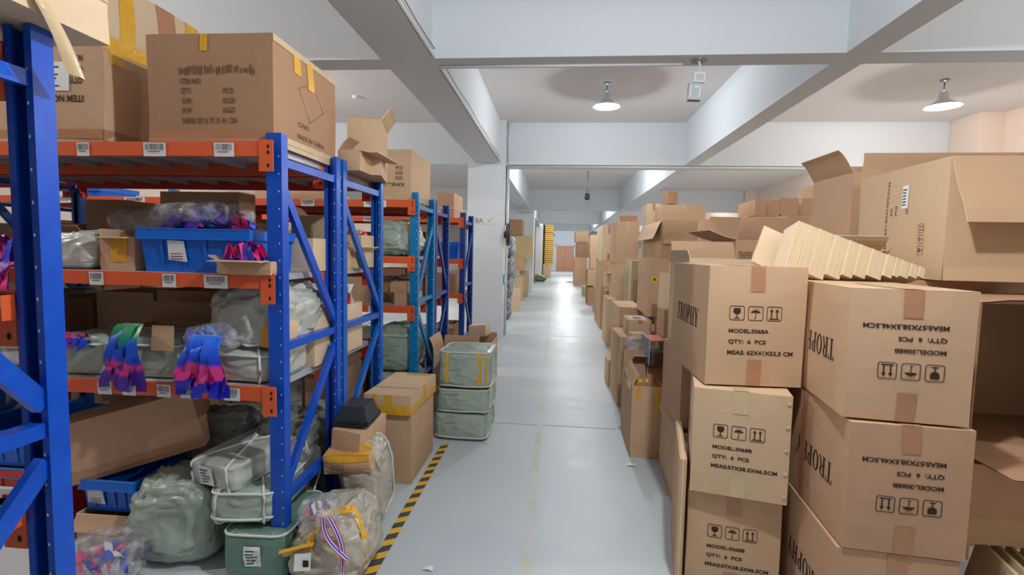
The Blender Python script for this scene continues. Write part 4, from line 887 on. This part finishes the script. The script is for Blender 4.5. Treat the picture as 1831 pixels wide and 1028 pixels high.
# big carton with ITEM NO. print
a = at(261, 62, 2.09); b = at(486, 62, 2.09); W_ = b.x - a.x; H_ = a.z - ZT
F = []
for t_, u0, u1, v0 in (('ITEM NO:', .28, .45, .545), ('QTY:', .28, .37, .46), ('G.W:', .29, .37, .37), ('N.W:', .29, .37, .285), ('PCS', .62, .70, .46), ('KGS', .62, .71, .37), ('KGS', .62, .71, .285), ('MEAS: 53 X 71 X 41 CM', .29, .72, .19)):
    F.append(text_fit(t_, u0 * W_, u1 * W_, v0 * H_, H_ * .05, .03))
random.seed(3); sm_ = []
for k in range(26):
    u = .27 + .6 * k / 26; sm_.append((u * W_, H_ * (.63 + random.uniform(-.01, .02)), (u + random.uniform(.006, .018)) * W_, H_ * (.70 + random.uniform(-.02, .02))))
R_ = []
Dx = .60
dm = [[(.20, .30), (.285, .37), (.27, .375), (.20, .316)], ]
def line(a_, b_, t=.0035):
    dx, dy = b_[0] - a_[0], b_[1] - a_[1]; l = math.hypot(dx, dy); nx, ny = -dy / l * t / 2, dx / l * t / 2
    return [(a_[0] + nx, a_[1] + ny), (b_[0] + nx, b_[1] + ny), (b_[0] - nx, b_[1] - ny), (a_[0] - nx, a_[1] - ny)]
c4 = [(.20, .30), (.33, .36), (.44, .25), (.30, .165)]
RP = [polys2d([line(c4[i], c4[(i + 1) % 4]) for i in range(4)])]
v, f = text_fit('C/NO.', .19, .30, .125, .022); RP.append((v, f)); v, f = text_fit('MADE IN CHINA', .19, .46, .07, .022); RP.append((v, f))
carton('big brown carton with item print and diamond mark on top of the second rack', a.x, 2.09, ZT, W_, .60, H_, .0, 4, prints=(('F', 0, F + [rects2d(sm_)], ink_faint), ('R', 0, RP, ink_faint)),
       tapes=(('F', W_ * .44, H_ - .075, W_ * .50, H_, 'y'), ('F', 0, 0, W_, .06, 'b'), ('R', 0, 0, .6, .05, 'c'), ('R', 0, H_ - .03, .6, H_, 'c'), ('R', .17, H_ - .11, .23, H_, 'y'), ('R', .29, H_ - .15, .35, H_ - .02, 'y')), bulge=.008)
# third rack row top: open cartons
ZT2 = Z3 + .001
rk('carton with open flaps on top of the back to back rack', 604, 644, 268, 2.78, .40, ZT2, pal=0, top='open', flaps={'R': (105, .10), 'B': (10, .12), 'L': (-30, .1)})
a = at(610, 262, 2.84)
carton('pale inner carton sticking out above the open flapped one', a.x, 2.92, ZT2 + .002, .20, .38, .33, .25, 1, top='open', flaps={'R': (40, .1), 'F': (-60, .08)})
# light blue rack top
a = at(668, 266, 4.16); b = at(736, 262, 4.16); W_ = b.x - a.x; H_ = a.z - 1.935
F = []
for t_, u0, u1, v0 in (('ITEM NO', .12, .40, .72), ('QTY', .12, .25, .60), ('G.W', .12, .25, .50), ('N.W', .12, .25, .40), ('PCS', .60, .78, .60), ('KGS', .60, .78, .50), ('KGS', .60, .78, .40), ('MEAS: 57X38X46CM', .12, .82, .27)):
    F.append(text_fit(t_, u0 * W_, u1 * W_, v0 * H_, H_ * .07, .03))
carton('taped tan carton on top of the light blue rack', a.x, 4.16, 1.932, W_, .62, H_, 0, 1, prints=(('F', 0, F, ink_faint),), tapes=(('F', 0, H_ - .04, W_, H_, 'c'), ('F', 0, 0, W_, .05, 'c'), ('F', W_ * .35, 0, W_ * .5, H_ * .3, 'c'), ('R', 0, 0, .6, .05, 'c')), bulge=.009)
a = at(782, 344, 6.33); b = at(812, 343, 6.33)
o = carton('carton tied with white strap on top of the navy rack by the pillar', a.x, 6.33, 1.932, b.x - a.x, .6, a.z - 1.932, 0, 2)
q = MB(); w__ = b.x - a.x; h__ = .12; q.tube([(-.004, -.006, h__), (w__ + .006, -.006, h__), (w__ + .006, .6, h__), (-.004, .6, h__)], .006, strap_m, 6, closed=True); q.build('strap', o)

# --- blue bins
def bin_(label, x, y, z, w, d, h, yaw=0, lab=True, group=None, m_=None):
    B = MB(); M1 = m_ or bin_m; t = .006; tp = .014
    def ring(z_, k, inn=0):
        e = tp * (1 - k) + inn; return [(e, e, z_), (w - e, e, z_), (w - e, d - e, z_), (e, d - e, z_)]
    R1, R2, R3, R4 = ring(0, 0), ring(h, 1), ring(h, 1, t), ring(.01, 0, t)
    vs = R1 + R2 + R3 + R4; fs = [(3, 2, 1, 0), (12, 13, 14, 15)]
    for i in range(4):
        j = (i + 1) % 4
        fs += [(i, j, 4 + j, 4 + i), (4 + i, 4 + j, 8 + j, 8 + i), (8 + i, 8 + j, 12 + j, 12 + i)]
    B.add(vs, fs, M1)
    for k in range(1, 5):                                   # vertical ribs
        xx = w * k / 5; B.add([(xx - .008, tp * .95 - .004, .02), (xx + .008, tp * .95 - .004, .02), (xx + .008, -.004, h - .05), (xx - .008, -.004, h - .05)], [(0, 1, 2, 3)], M1)
    o = tag(B.build('plastic_bin', None, (x, y, z), (0, 0, yaw)), label, 'bin', group)
    q = MB(); q.box((-.012, -.012, h - .045), (w + .012, .0, h), M1); q.box((-.012, d, h - .045), (w + .012, d + .012, h), M1); q.box((-.012, 0, h - .045), (0, d, h), M1); q.box((w, 0, h - .045), (w + .012, d, h), M1)
    for z_ in (h - .002, h - .047): q.box((-.014, -.014, z_), (w + .014, .0, z_ + .004), binrim_m)
    q.build('rim', o)
    if lab:
        q = MB(); lx = w * lab if lab is not True else w * .28
        y0_, y1_ = tp * .75 - .0075, tp * .2 - .0075
        q.add([(lx, y0_, h * .28), (lx + .09, y0_, h * .24), (lx + .08, y1_, h * .72), (lx, y1_, h * .74)], [(0, 1, 2, 3)], white_p)
        for r_ in range(4): q.box((lx + .01, y0_ - .003, h * (.30 + .06 * r_)), (lx + .07, y0_ - .002, h * (.315 + .06 * r_)), ink)
        q.build('paper_label', o)
    return o
a = at(243, 408, 2.07); b = at(395, 408, 2.07)
bin_('blue plastic bin with a white label on the middle shelf of the second rack', a.x, 2.09, Z2 + .001, .52, .4, a.z - Z2, 0, .26)
carton('small open carton full of pink and blue ribbons at the front of the middle shelf', at(384, 470, 2.03).x, 2.035, Z2 + .0015, .0 + .215, .05, .055, 0, 0, top='open', flaps={'F': (92, .05)}, name='small_open_carton') if False else None
# small open carton standing in front, right of the bin
a = at(385, 462, 2.02); b = at(482, 462, 2.02)
heap('clear bag of blue and pink ribbons lying on the blue bin', (at(370, 405, 2.2).x, 2.26, at(370, 408, 2.1).z - .01), (.2, .13), .10, 26, [rib['blue'], rib['purple'], rib['pink'], rib['white'], rib['blue'], rib['red']], 4)
sack('clear plastic film draped over the ribbons on the blue bin', at(362, 400, 2.25).x, 2.27, at(370, 408, 2.1).z, .42, .30, .13, 0, .7, 12, film_m, .02, name='plastic_bag', cat='bag', nu=32, nv=20, fr=9)
o = carton('small open carton with ribbons on the front edge of the middle shelf', a.x, 2.025, Z2 + .001, b.x - a.x, .06, .058, .0, 0, top='open', flaps={'F': (86, .07), 'L': (60, .05)})
heap('pink and blue ribbons heaped in the small open carton by the bin', (a.x + .11, 2.06, Z2 + .05), (.10, .025), .075, 14, [rib['pink'], rib['blue'], rib['purple'], rib['pink']], 8)
# rest of the middle shelf
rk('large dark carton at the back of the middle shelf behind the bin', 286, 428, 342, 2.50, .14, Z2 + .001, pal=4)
rk('open carton with a long torn flap on the left of the middle shelf', 112, 176, 436, 2.34, .26, Z2 + .001, pal=4, top='open', flaps={'F': (58, .14), 'B': (15, .12), 'R': (70, .12)})
sack('grey plastic wrapped bundle on the left end of the middle shelf', at(140, 460, 2.18).x, 2.2, Z2 + .001, .30, .22, .17, 0, .6, 21, sack_m, .02, straps=(('y', .3),))
rk('torn carton with an orange inside left of the blue bin', 178, 240, 424, 2.12, .3, Z2 + .001, pal=0, top='open', flaps={'L': (20, .04), 'F': (100, .05)}, tapes=(('F', .06, .04, .14, .15, 'y'),))
sack('clear bag with dark goods behind the torn carton', at(215, 405, 2.4).x, 2.5, Z2 + .17, .30, .14, .14, 0, .7, 22, film_m, .02, name='plastic_bag', cat='bag', nu=28, nv=18)
a = at(455, 360, 2.55)
# lower shelf
rk('open carton with a wide flap at the back of the lower shelf', 192, 346, 588, 2.3, .3, Z1 + .001, pal=0, top='open', flaps={'B': (-14, .12), 'F': (40, .02)})
rk('open carton right of centre at the back of the lower shelf', 350, 436, 588, 2.35, .26, Z1 + .001, pal=0, top='open', flaps={'B': (-8, .12)})
for (px, w_, h_, lb, sd, mm) in ((172, .24, .19, 'grey green bale left on the lower shelf beside the rainbow ribbons', 31, sackg_m), (292, .30, .20, 'grey green bale between the two ribbon bunches on the lower shelf', 32, sackg_m), ):
    p = at(px, 650, 2.19); sack(lb, p.x, 2.20, Z1 + .001, w_, .2, h_, 0, .3, sd, mm, .012, straps=(('z', 0.1),))
q = MB(); p = at(285, 600, 2.08); q.slab((0, 0, 0), (.105, .006, .115), card[0], (3, 1, 3)); tag(q.build('cardboard_sheet', None, (p.x - .04, 2.075, Z1 + .14), (-.1, 0, .0)), 'brown cardboard piece hanging beside the rainbow ribbons', 'cardboard')
p = at(228, 590, 2.03); ribbons('bunch of green and blue ribbons turning pink, hanging over the lower beam', (p.x, 2.02, at(228, 588, 2.03).z), 12, .27, .155, rib_gr, 3, .044)
p = at(362, 610, 2.02); ribbons('bunch of blue and pink ribbons hanging from a clear bag over the lower beam', (p.x, 2.02, at(362, 610, 2.02).z), 15, .245, .215, rib_bp, 5, .046)
p = at(380, 608, 2.1); sack('clear plastic bag holding the blue and pink ribbon bunch', p.x, 2.12, p.z - .045, .25, .16, .12, 0, .7, 15, film_m, .02, name='plastic_bag', cat='bag', nu=30, nv=20, fr=9)
heap('blue ribbons inside the clear bag above the hanging bunch', (at(365, 600, 2.1).x, 2.12, at(365, 606, 2.1).z), (.09, .06), .05, 12, [rib['blue'], mat('ribbon_sky', (40, 140, 226), rough=.4)], 12)
p = at(136, 612, 2.1); heap('pink and blue ribbons spilling at the left end of the lower shelf', (p.x, 2.09, at(136, 622, 2.1).z), (.09, .04), .06, 12, [rib['pink'], rib['blue'], rib['pink'], rib['purple']], 17)
p = at(438, 585, 2.3); heap('purple ribbons poking out behind the yellow taped carton', (p.x, 2.33, at(438, 590, 2.3).z), (.07, .05), .06, 10, [rib['purple'], rib['pink']], 19)
a = at(446, 600, 2.13); o = carton('carton bound with yellow tape leaning on the lower shelf behind the blue post', a.x, 2.13, 1.06, .14, .14, .13, -.1, 3, tilt=(-.1, .12), tapes=(('F', .05, 0, .10, .16, 'y'), ('F', 0, .14, .15, .16, 'y')))
sack('big crumpled grey sack bulging over the lower shelf behind the blue post', -1.46, 2.38, Z1 + .12, .40, .50, .33, 0, .62, 41, sack_m, .045, tilt=(0, .05), name='sack', cat='sack', straps=(('z', -.35),), fr=5)
sack('grey wrapped bale tied with white strap on the lower shelf beside the post', -1.45, 2.26, Z1 + .001, .36, .34, .15, 0, .32, 42, sack_m, .015, straps=(('z', .25), ('x', .3)))
rk('small carton standing behind the crumpled grey sack', 545, 590, 552, 2.45, .2, Z1 + .001, pal=3)
# middle shelf seen through the frame
for (xl, xr, yt, Y, dp, z0, pal, op, lb) in ((519, 560, 425, 2.46, .14, Z2, 3, None, 'carton on the middle shelf just right of the near post'), (545, 600, 430, 2.76, .22, Z2, 1, {'F': (120, .1)}, 'carton with hanging flap by the double posts'), (520, 590, 385, 3.02, .25, Z2, 5, {'L': (50, .1)}, 'wide carton with film seen between the first two posts'),
        (640, 668, 420, 3.06, .22, Z2, 3, None, 'pale carton on the middle shelf behind the double posts'), (600, 640, 450, 2.98, .26, Z2, 1, {'F': (60, .1), 'R': (50, .06)}, 'open carton with striped ribbon behind the double posts')):
    rk(lb, xl, xr, yt, Y, dp, z0 + .001, pal=pal, top='open' if op else 'closed', flaps=op)
heap('orange and white ribbons on the open carton behind the double posts', (-1.33, 3.1, Z2 + .20), (.07, .1), .04, 10, [mat('ribbon_orange', (214, 96, 40)), rib['white'], rib['red']], 23)
for (xl, xr, yt, Y, dp, z0, pal, op, lb) in ((628, 660, 548, 2.78, .3, Z1, 3, None, 'pale carton on the lower shelf behind the double posts'), ):
    rk(lb, xl, xr, yt, Y, dp, z0 + .001, pal=pal)
p = Vector((-1.30, 3.0, 1.27)); ribbons('red white and blue ribbons hanging behind the second pair of posts', (p.x, 2.95, p.z), 7, .16, .12, None, 9, .02, mats=[rib['red'], rib['white'], rib['blue'], rib['red'], rib['white']])
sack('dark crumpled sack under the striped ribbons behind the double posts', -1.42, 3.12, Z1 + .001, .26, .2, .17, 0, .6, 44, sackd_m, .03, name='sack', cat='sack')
# floor level of the second rack
Bm = carton('large brown carton tilted on the floor shelf below the lower beam', at(118, 870, 2.10).x, 2.11, .33, .60, .26, .30, .42, 2, tilt=(0, -.24), tapes=(('F', 0, 0, .60, .06, 'b'),), bulge=.012)
bin_('blue bin with a white label half hidden under the tilted brown carton', at(128, 930, 2.08).x, 2.14, .20, .27, .36, .16, 0, .1)
carton('torn carton on the floor under the blue bin', at(126, 1000, 2.08).x, 2.12, 0, .27, .38, .195, 0, 2, top='open', flaps={'F': (150, .08)})
p = at(186, 1020, 1.93); heap('blue and pink ribbons in clear film at the bottom left corner', (p.x, 1.93, .08), (.13, .08), .10, 14, [rib['blue'], rib['pink'], rib['white']], 29)
sack('clear plastic bag on the floor at the bottom left corner', p.x, 1.93, 0.0, .3, .22, .22, 0, .6, 48, film_m, .02, name='plastic_bag', cat='bag', nu=30, nv=20)
p = at(310, 940, 2.12)
sack('large grey sack standing on the floor under the lower shelf', p.x + .0, 2.22, 0, .40, .34, .395, .1, .5, 51, sackg_m, .045, name='sack', cat='sack', fr=4.5)
p = at(402, 850, 2.1)
sack('flat grey bale with a paper label lying tilted on the other bales', p.x + .02, 2.30, .41,   .30, .46, .12, -.32, .2, 52, sack_m, .014, straps=(('y', .35), ('x', .25), ('x', -.25)), tilt=(.10, -.04), tags=((-.45, .15, -.7, .75),))
sack('grey bale strapped in white on top of the green bale by the post', at(437, 905, 2.1).x, 2.24, .245, .30, .40, .16, .1, .3, 53, sackg_m, .016, straps=(('x', .3), ('x', -.35), ('z', -.1), ('z', .4)))
sack('green bale with a paper label on the floor beside the near post', at(445, 990, 2.0).x, 2.22, 0, .30, .42, .235, .05, .3, 54, mat('sack_deep_green', (104, 138, 122), rough=.35, var=.08, bump=.5, bscale=9), .014, tags=((-.25, .25, -.35, .45),), straps=(('z', .5),))
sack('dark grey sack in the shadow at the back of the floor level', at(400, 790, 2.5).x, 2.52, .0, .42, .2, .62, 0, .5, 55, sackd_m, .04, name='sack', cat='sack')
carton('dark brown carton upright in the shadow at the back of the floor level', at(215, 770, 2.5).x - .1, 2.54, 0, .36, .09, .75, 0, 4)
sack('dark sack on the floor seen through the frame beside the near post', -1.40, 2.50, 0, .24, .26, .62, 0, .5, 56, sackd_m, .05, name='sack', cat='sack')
sack('pale crumpled sack low behind the blue diagonal brace', -1.42, 3.0, 0, .28, .42, .5, 0, .5, 57, sack_m, .04, name='sack', cat='sack')

# --- light blue rack and beyond
C1 = (1.02, 1.45, 1.93)
sack('crumpled grey sack with yellow tape on the middle shelf of the light blue rack', -1.44, 4.42, C1[1] + .001, .36, .4, .30, 0, .55, 61, sackg_m, .05, name='sack', cat='sack', tapes=((-1.0, .3, .1, 1.1, tape_y),), fr=6)
for (xl, xr, yt, Y, z0, lb) in ((705, 738, 550, 4.26, C1[0], 'small tan carton at the bottom of the pile on the light blue rack'), ):
    rk(lb, xl, xr, yt, Y, .3, z0 + .001, pal=1)
a = at(705, 550, 4.26); z_ = a.z + .003
for i, (dx, hh, lb) in enumerate(((.03, .13, 'second small carton of the pile on the light blue rack'), (-.005, .09, 'topmost small carton of the pile on the light blue rack'))):
    carton(lb, a.x + dx - .03, 4.26, z_, .17 - .02 * i, .28, hh, .02 * i, 0); z_ += hh + .002
rk('carton at the back of the lower shelf of the light blue rack', 640, 700, 500, 4.5, .2, C1[0] + .001, pal=4)
for i, (px, w_, z0, h_, lb) in enumerate(((712, .34, .42, .40, 'upper grey strapped sack under the light blue rack'), (700, .38, 0, .42, 'lower grey strapped sack on the floor under the light blue rack'), )):
    sack(lb, -1.27 - w_ / 2, 4.45, z0, w_, .45, h_, 0, .35, 63 + i, sackg_m, .03, straps=(('z', .2), ('y', .3)))
q = MB(); 
rk('carton with an open lid over the strapped sacks on the light blue rack', 690, 738, 592, 4.3, .3, .83, pal=1) if False else None
# goods seen through gaps further left (upper shelves of the far rows)
random.seed(77)
rows = [('back to back rack', 2.76, Z1, Z2, -1.75, .5), ('light blue rack', 4.25, 1.02, 1.45, -1.75, .45), ('navy back to back rack', 4.88, 1.02, 1.45, -1.30, .45), ('last navy rack', 6.42, .95, 1.40, -1.62, .46)]
ordw = ['first', 'second', 'third', 'fourth', 'fifth', 'sixth', 'seventh', 'eighth', 'ninth', 'tenth', 'eleventh', 'twelfth', 'thirteenth']
for nm_, y_, za, zb, xs, dp in rows:
    xend = -5.3 if 'navy' not in nm_ else -3.35
    for lv, z0 in (('floor', 0.0), ('lower', za), ('middle', zb)):
        x_ = xs - (.12 if lv == 'floor' and nm_ == 'light blue rack' else 0); k = 0
        if nm_ == 'back to back rack' and lv == 'floor': x_ = -1.95
        if nm_ == 'last navy rack' and lv != 'middle': x_ = -1.32
        while x_ > xend + .05 and k < 12:
            w_ = random.uniform(.26, .42); maxh = (za if lv == 'floor' else (zb - za if lv == 'lower' else 1.93 - zb)) - .12
            h_ = min(maxh, random.uniform(.6, .95) * maxh) if maxh < .6 else random.uniform(.4, .65)
            if x_ - w_ < -3.38 and x_ > -3.52: x_ = -3.52
            if x_ - w_ < xend: break
            lab_ = '%s from the aisle, %s level, %s' % (ordw[k], lv, nm_)
            if random.random() < .3: sack('grey sack, ' + lab_, x_ - w_ / 2, y_ + dp / 2, z0 + .001, w_ - .06, dp - .1, h_ - .04, 0, .4, 80 + k, random.choice((sackg_m, sack_m)), .03, name='sack', cat='sack', nu=32, nv=20)
            else:
                op = random.random() < .35
                carton('carton, ' + lab_, x_ - w_, y_, z0 + .001, w_ - .02, dp - .02, h_ - (.06 if op else 0), 0, random.choice((0, 1, 2, 4)), top='open' if op else 'closed', flaps={'F': (120, .08)} if op else None)
            x_ -= w_ + .01; k += 1
a = at(804, 436, 6.33); b = at(824, 436, 6.33)
bin_('blue bin with white papers on the middle shelf of the last navy rack', -1.56, 6.42, 1.401, .26, .4, .22, 0, False)
# yellow film over the upper boxes of the light blue row seen left
rk('yellowish flat carton on the light blue rack top at the left', 405, 436, 342, 4.2, .4, 1.932, pal=5)
bin_('blue bin on top of the light blue rack far left', at(108, 338, 4.2).x, 4.22, 1.932, .38, .4, .10, 0, False)
rk('long pale carton on the light blue rack top between the posts', 455, 590, 340, 4.2, .4, 1.932, pal=1)
# far left end of the second rack, seen past the nearest post
bx = at(45, 860, 2.1).x
bin_('blue bin with a pale rim at the left edge below the lower shelf', bx - .42, 2.13, .40, .42, .44, at(20, 775, 2.1).z - .40, 0, False)
bin_('red bin under the blue one at the left edge', bx - .42, 2.13, .0, .42, .44, .395, 0, False, None, mat('bin_red', (206, 48, 40), rough=.35))
p = at(8, 470, 2.12)
heap('tangle of pink blue and purple ribbons at the left edge of the middle shelf', (p.x - .02, 2.18, Z2 + .005), (.13, .08), .15, 30, [rib['pink'], rib['blue'], rib['purple'], rib['pink']], 41)
ribbons('pink and blue ribbons hanging over the middle beam at the left edge', (at(8, 495, 2.03).x, 2.02, Z2 + .01), 8, .17, .13, None, 14, .034, mats=[rib['pink'], rib['purple'], rib['blue'], rib['pink']])
sack('clear bag of pale goods at the left end of the lower shelf', at(5, 640, 2.15).x, 2.24, Z1 + .001, .26, .2, .2, 0, .6, 98, film_m, .02, name='plastic_bag', cat='bag', nu=30, nv=20)
for k in range(2): sack('white padded pouch, %s of two at the left end of the lower shelf' % ('upper', 'lower')[k], at(8, 640, 2.15).x - .02, 2.24, Z1 + .09 - .08 * k, .16, .14, .07, 0, .6, 99 + k, white_p, .006, name='padded_pouch', cat='pouch', nu=24, nv=14)
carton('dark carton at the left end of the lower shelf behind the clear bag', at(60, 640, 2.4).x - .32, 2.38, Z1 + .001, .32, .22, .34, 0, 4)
carton('carton on the middle shelf of the nearest rack, out past the left edge', -1.62, .62, Z2 + .001, .34, .34, .28, 0, 4)

# --- floor pile along the hazard tape
LF = onz(728, 888)
def lean_box(): pass
carton('tall plain carton standing on the floor at the rack end', -1.19, 3.02, 0, .29, .56, .46, .0, 0)
b = at(733, 707, 3.0); hU = b.z - .465
carton('shorter carton with yellow tape on top of the tall one at the rack end', -1.21, 3.0, .462, .31, .58, hU, -.03, 1, seam='x',
       tapes=(('F', 0, 0, .31, .06, 'y'), ('F', .06, .04, .09, hU, 'y'), ('F', .14, .04, .19, hU, 'y'), ('R', 0, 0, .58, .05, 'y'), ('R', .28, .05, .33, hU, 'y'), ('T', .1, .53, .28, .57, 'y'), ('T', 0, .17, .31, .19, 'c')))
p = onz(700, 960)
sack('tall grey sack leaning at the hazard tape below the carton pile', -1.03, 2.62, 0, .24, .36, .46, .1, .45, 71, sackt_m, .03, name='sack', cat='sack', straps=(('y', .15), ('z', -.3)), neck=.3, fr=5, tapes=((-1.9, -1.2, .6, 1.1, tape_y),))
sack('round grey sack with yellow tape on the floor at the lower edge of the view', -1.00, 2.20, 0, .36, .40, .31, .2, .6, 72, sackt_m, .04, name='sack', cat='sack', neck=.35, fr=5, tapes=((-.9, -.6, -.3, 1.2, tape_y), (-2.1, -1.85, -.4, 1.1, tape_y), (-1.9, -.7, .9, 1.2, tape_y)))
sack('clear plastic bag of striped ribbons on the round grey sack', -1.05, 2.10, .27, .18, .2, .09, .2, .7, 73, film_m, .02, name='plastic_bag', cat='bag', nu=30, nv=18, fr=9)
heap('red and white ribbons tangled inside the clear bag on the round sack', (-1.06, 2.10, .28), (.06, .06), .06, 10, [rib['red'], rib['white'], rib['purple']], 31, width=.018)
def stripe_ribbon(label, pts, wd=.035):
    o = empty('striped_ribbon', pts[0], label, 'ribbon'); P = [Vector(p) - Vector(pts[0]) for p in pts]; n_ = len(P)
    side = []
    for i in range(n_):
        t = (P[min(i + 1, n_ - 1)] - P[max(i - 1, 0)]).normalized(); side.append(t.cross(Vector((0, -.6, .8))).normalized())
    for nm, m__, u0, u1 in (('red_edge', rib['red'], -.5, -.32), ('white_stripe', rib['white'], -.32, -.16), ('blue_middle', rib['blue'], -.16, .16), ('white_stripe', rib['white'], .16, .32), ('red_edge', rib['red'], .32, .5)):
        q = MB(); vs = []; fs = []
        for i in range(n_): vs += [P[i] + side[i] * wd * u0, P[i] + side[i] * wd * u1]
        for i in range(n_ - 1): fs.append((2 * i, 2 * i + 1, 2 * i + 3, 2 * i + 2))
        q.add(vs, fs, m__); q.build(nm, o)
    return o
def arc(px0, py0, px1, py1, Y0, Y1, sag, n_=14):
    out = []
    for i in range(n_ + 1):
        t = i / n_; p_ = at(px0 + (px1 - px0) * t + sag * math.sin(t * PI), py0 + (py1 - py0) * t, Y0 + (Y1 - Y0) * t); out.append(tuple(p_))
    return out
stripe_ribbon('red white and blue striped ribbon looping over the round sack, left strand', arc(578, 925, 622, 1000, 2.0, 1.955, -14), .022)
stripe_ribbon('red white and blue striped ribbon on the round sack, right strand', arc(588, 925, 612, 1024, 1.995, 1.95, 10), .022)
p = at(622, 850, 2.42)
o = carton('torn flat parcel bound in yellow tape lying on the grey sacks', at(580, 855, 2.42).x, 2.42, .325, .25, .22, .10, .1, 2, tilt=(.1, -.05), tapes=(('F', 0, .07, .25, .1, 'y'), ('F', .05, 0, .12, .06, 'b'), ('T', 0, 0, .25, .05, 'y')), bulge=.02)
# tilted small carton with the black trays
o = carton('small plain carton perched askew on the sacks, black trays on top', at(592, 832, 2.5).x, 2.5, .40, .165, .30, .145, -.12, 0, tilt=(.05, .08), bulge=.004)
def tray(label, x, y, z, w, d, h, rot):
    B = MB(); t = .02; vs = []
    for z_, e in ((0, t), (h, 0), (h, .006), (.004, t + .004)): vs += [(e, e, z_), (w - e, e, z_), (w - e, d - e, z_), (e, d - e, z_)]
    fs = [(3, 2, 1, 0), (12, 13, 14, 15)]
    for i in range(4):
        j = (i + 1) % 4
        for k in range(3): fs.append((4 * k + i, 4 * k + j, 4 * k + 4 + j, 4 * k + 4 + i))
    B.add(vs, fs, black_m)
    o = B.build('plastic_tray', None, (x, y, z), rot); q = MB()
    q.box((-.012, -.012, h - .004), (w + .012, 0, h), black_m); q.box((-.012, d, h - .004), (w + .012, d + .012, h), black_m); q.box((-.012, 0, h - .004), (0, d, h), black_m); q.box((w, 0, h - .004), (w + .012, d, h), black_m); q.build('rim', o)
    return tag(o, label, 'tray', 'black trays nested upside down on the small carton')
tp_ = at(632, 762, 2.52)
for k in range(4):
    tray('black plastic tray in the upside-down nest on the small askew carton', tp_.x + .07, 2.53, tp_.z + .075 + .008 * k, .17, .2, .075, (PI, .0, -.25) if False else (0, PI, .05))
# long white strap from the near post to the sacks
q = MB(); q.tube([tuple(at(585, 805, 2.55)), tuple(at(560, 880, 2.45)), tuple(at(540, 940, 2.35)), tuple(at(528, 985, 2.25))], .006, strap_m, 6); tag(q.build('strap', smooth=True), 'long white strap slanting down beside the near post to the sacks', 'strap')
# yellow tape scraps with a paper label
a = at(500, 985, 2.0); q = MB(); q.grid(lambda u, v: Vector((a.x + .16 * u, 1.99 + .05 * v, .16 + .05 * u + .02 * math.sin(v * 5) - .03 * v)), 5, 5, tape_y); tag(q.build('tape_scrap'), 'crumpled yellow tape scrap by the foot of the near post', 'tape')
sack('grey crumpled plastic end sticking out between near post and round sack', at(535, 965, 2.1).x + .03, 2.12, 0, .12, .2, .20, .3, .7, 75, sackt_m, .03, name='plastic_bag', cat='bag', nu=28, nv=18)
a = at(520, 1015, 1.92); q = MB(); q.add([(0, 0, 0), (.075, 0, .01), (.07, .02, .075), (-.005, .02, .065)], [(0, 1, 2, 3)], white_p); q.box((.04, .004, .02), (.065, .006, .05), ink); tag(q.build('paper_label', None, (a.x, 1.94, a.z - .03)), 'white shipping label with a black box at the lower edge by the near post', 'label')
# three green bales in the aisle mouth
xg0, xg1 = at(776, 780, 3.78).x, at(874, 780, 3.78).x
zz = 0
for (hh, lb, sd, tp, st_) in ((.22, 'bottom green grey bale of the three by the end of the hazard tape', 91, (), (('y', .2), ('z', -.2))), (.19, 'middle green grey bale of the three by the hazard tape', 92, (), (('y', .15), ('y', -.2), ('z', .5), ('z', -.5))),
                              (.29, 'top green grey bale of the three, marked with yellow tape strips', 93, ((-1.85, -1.70, -.6, .8, tape_y), (-1.52, -1.40, -.6, .7, tape_y), (-1.15, -1.02, -.5, .6, tape_y)), (('z', .7), ('z', -.55)))):
    sack(lb, (xg0 + xg1) / 2 + .01 * (sd - 92), 4.02, zz, xg1 - xg0 - .02, .46, hh, .02 * (sd - 92), .25, sd, sackg_m, .014, straps=st_, tapes=tp, group='green grey bales by the hazard tape'); zz += hh + .008
rk('open carton with tall back flap behind the three green bales', 776, 846, 634, 4.45, .4, 0, pal=1, top='open', flaps={'B': (0, .12), 'L': (10, .16)})
rk('open carton on the floor right behind the green bales against the pillar side', 838, 880, 612, 5.4, .5, 0, pal=0, top='open', flaps={'B': (0, .04)})
a = at(836, 612, 5.5)
carton('small carton tipped on the open carton in front of the pillar', a.x, 5.62, at(836, 603, 5.6).z, .20, .18, .13, -.15, 3, tilt=(0, -.12))
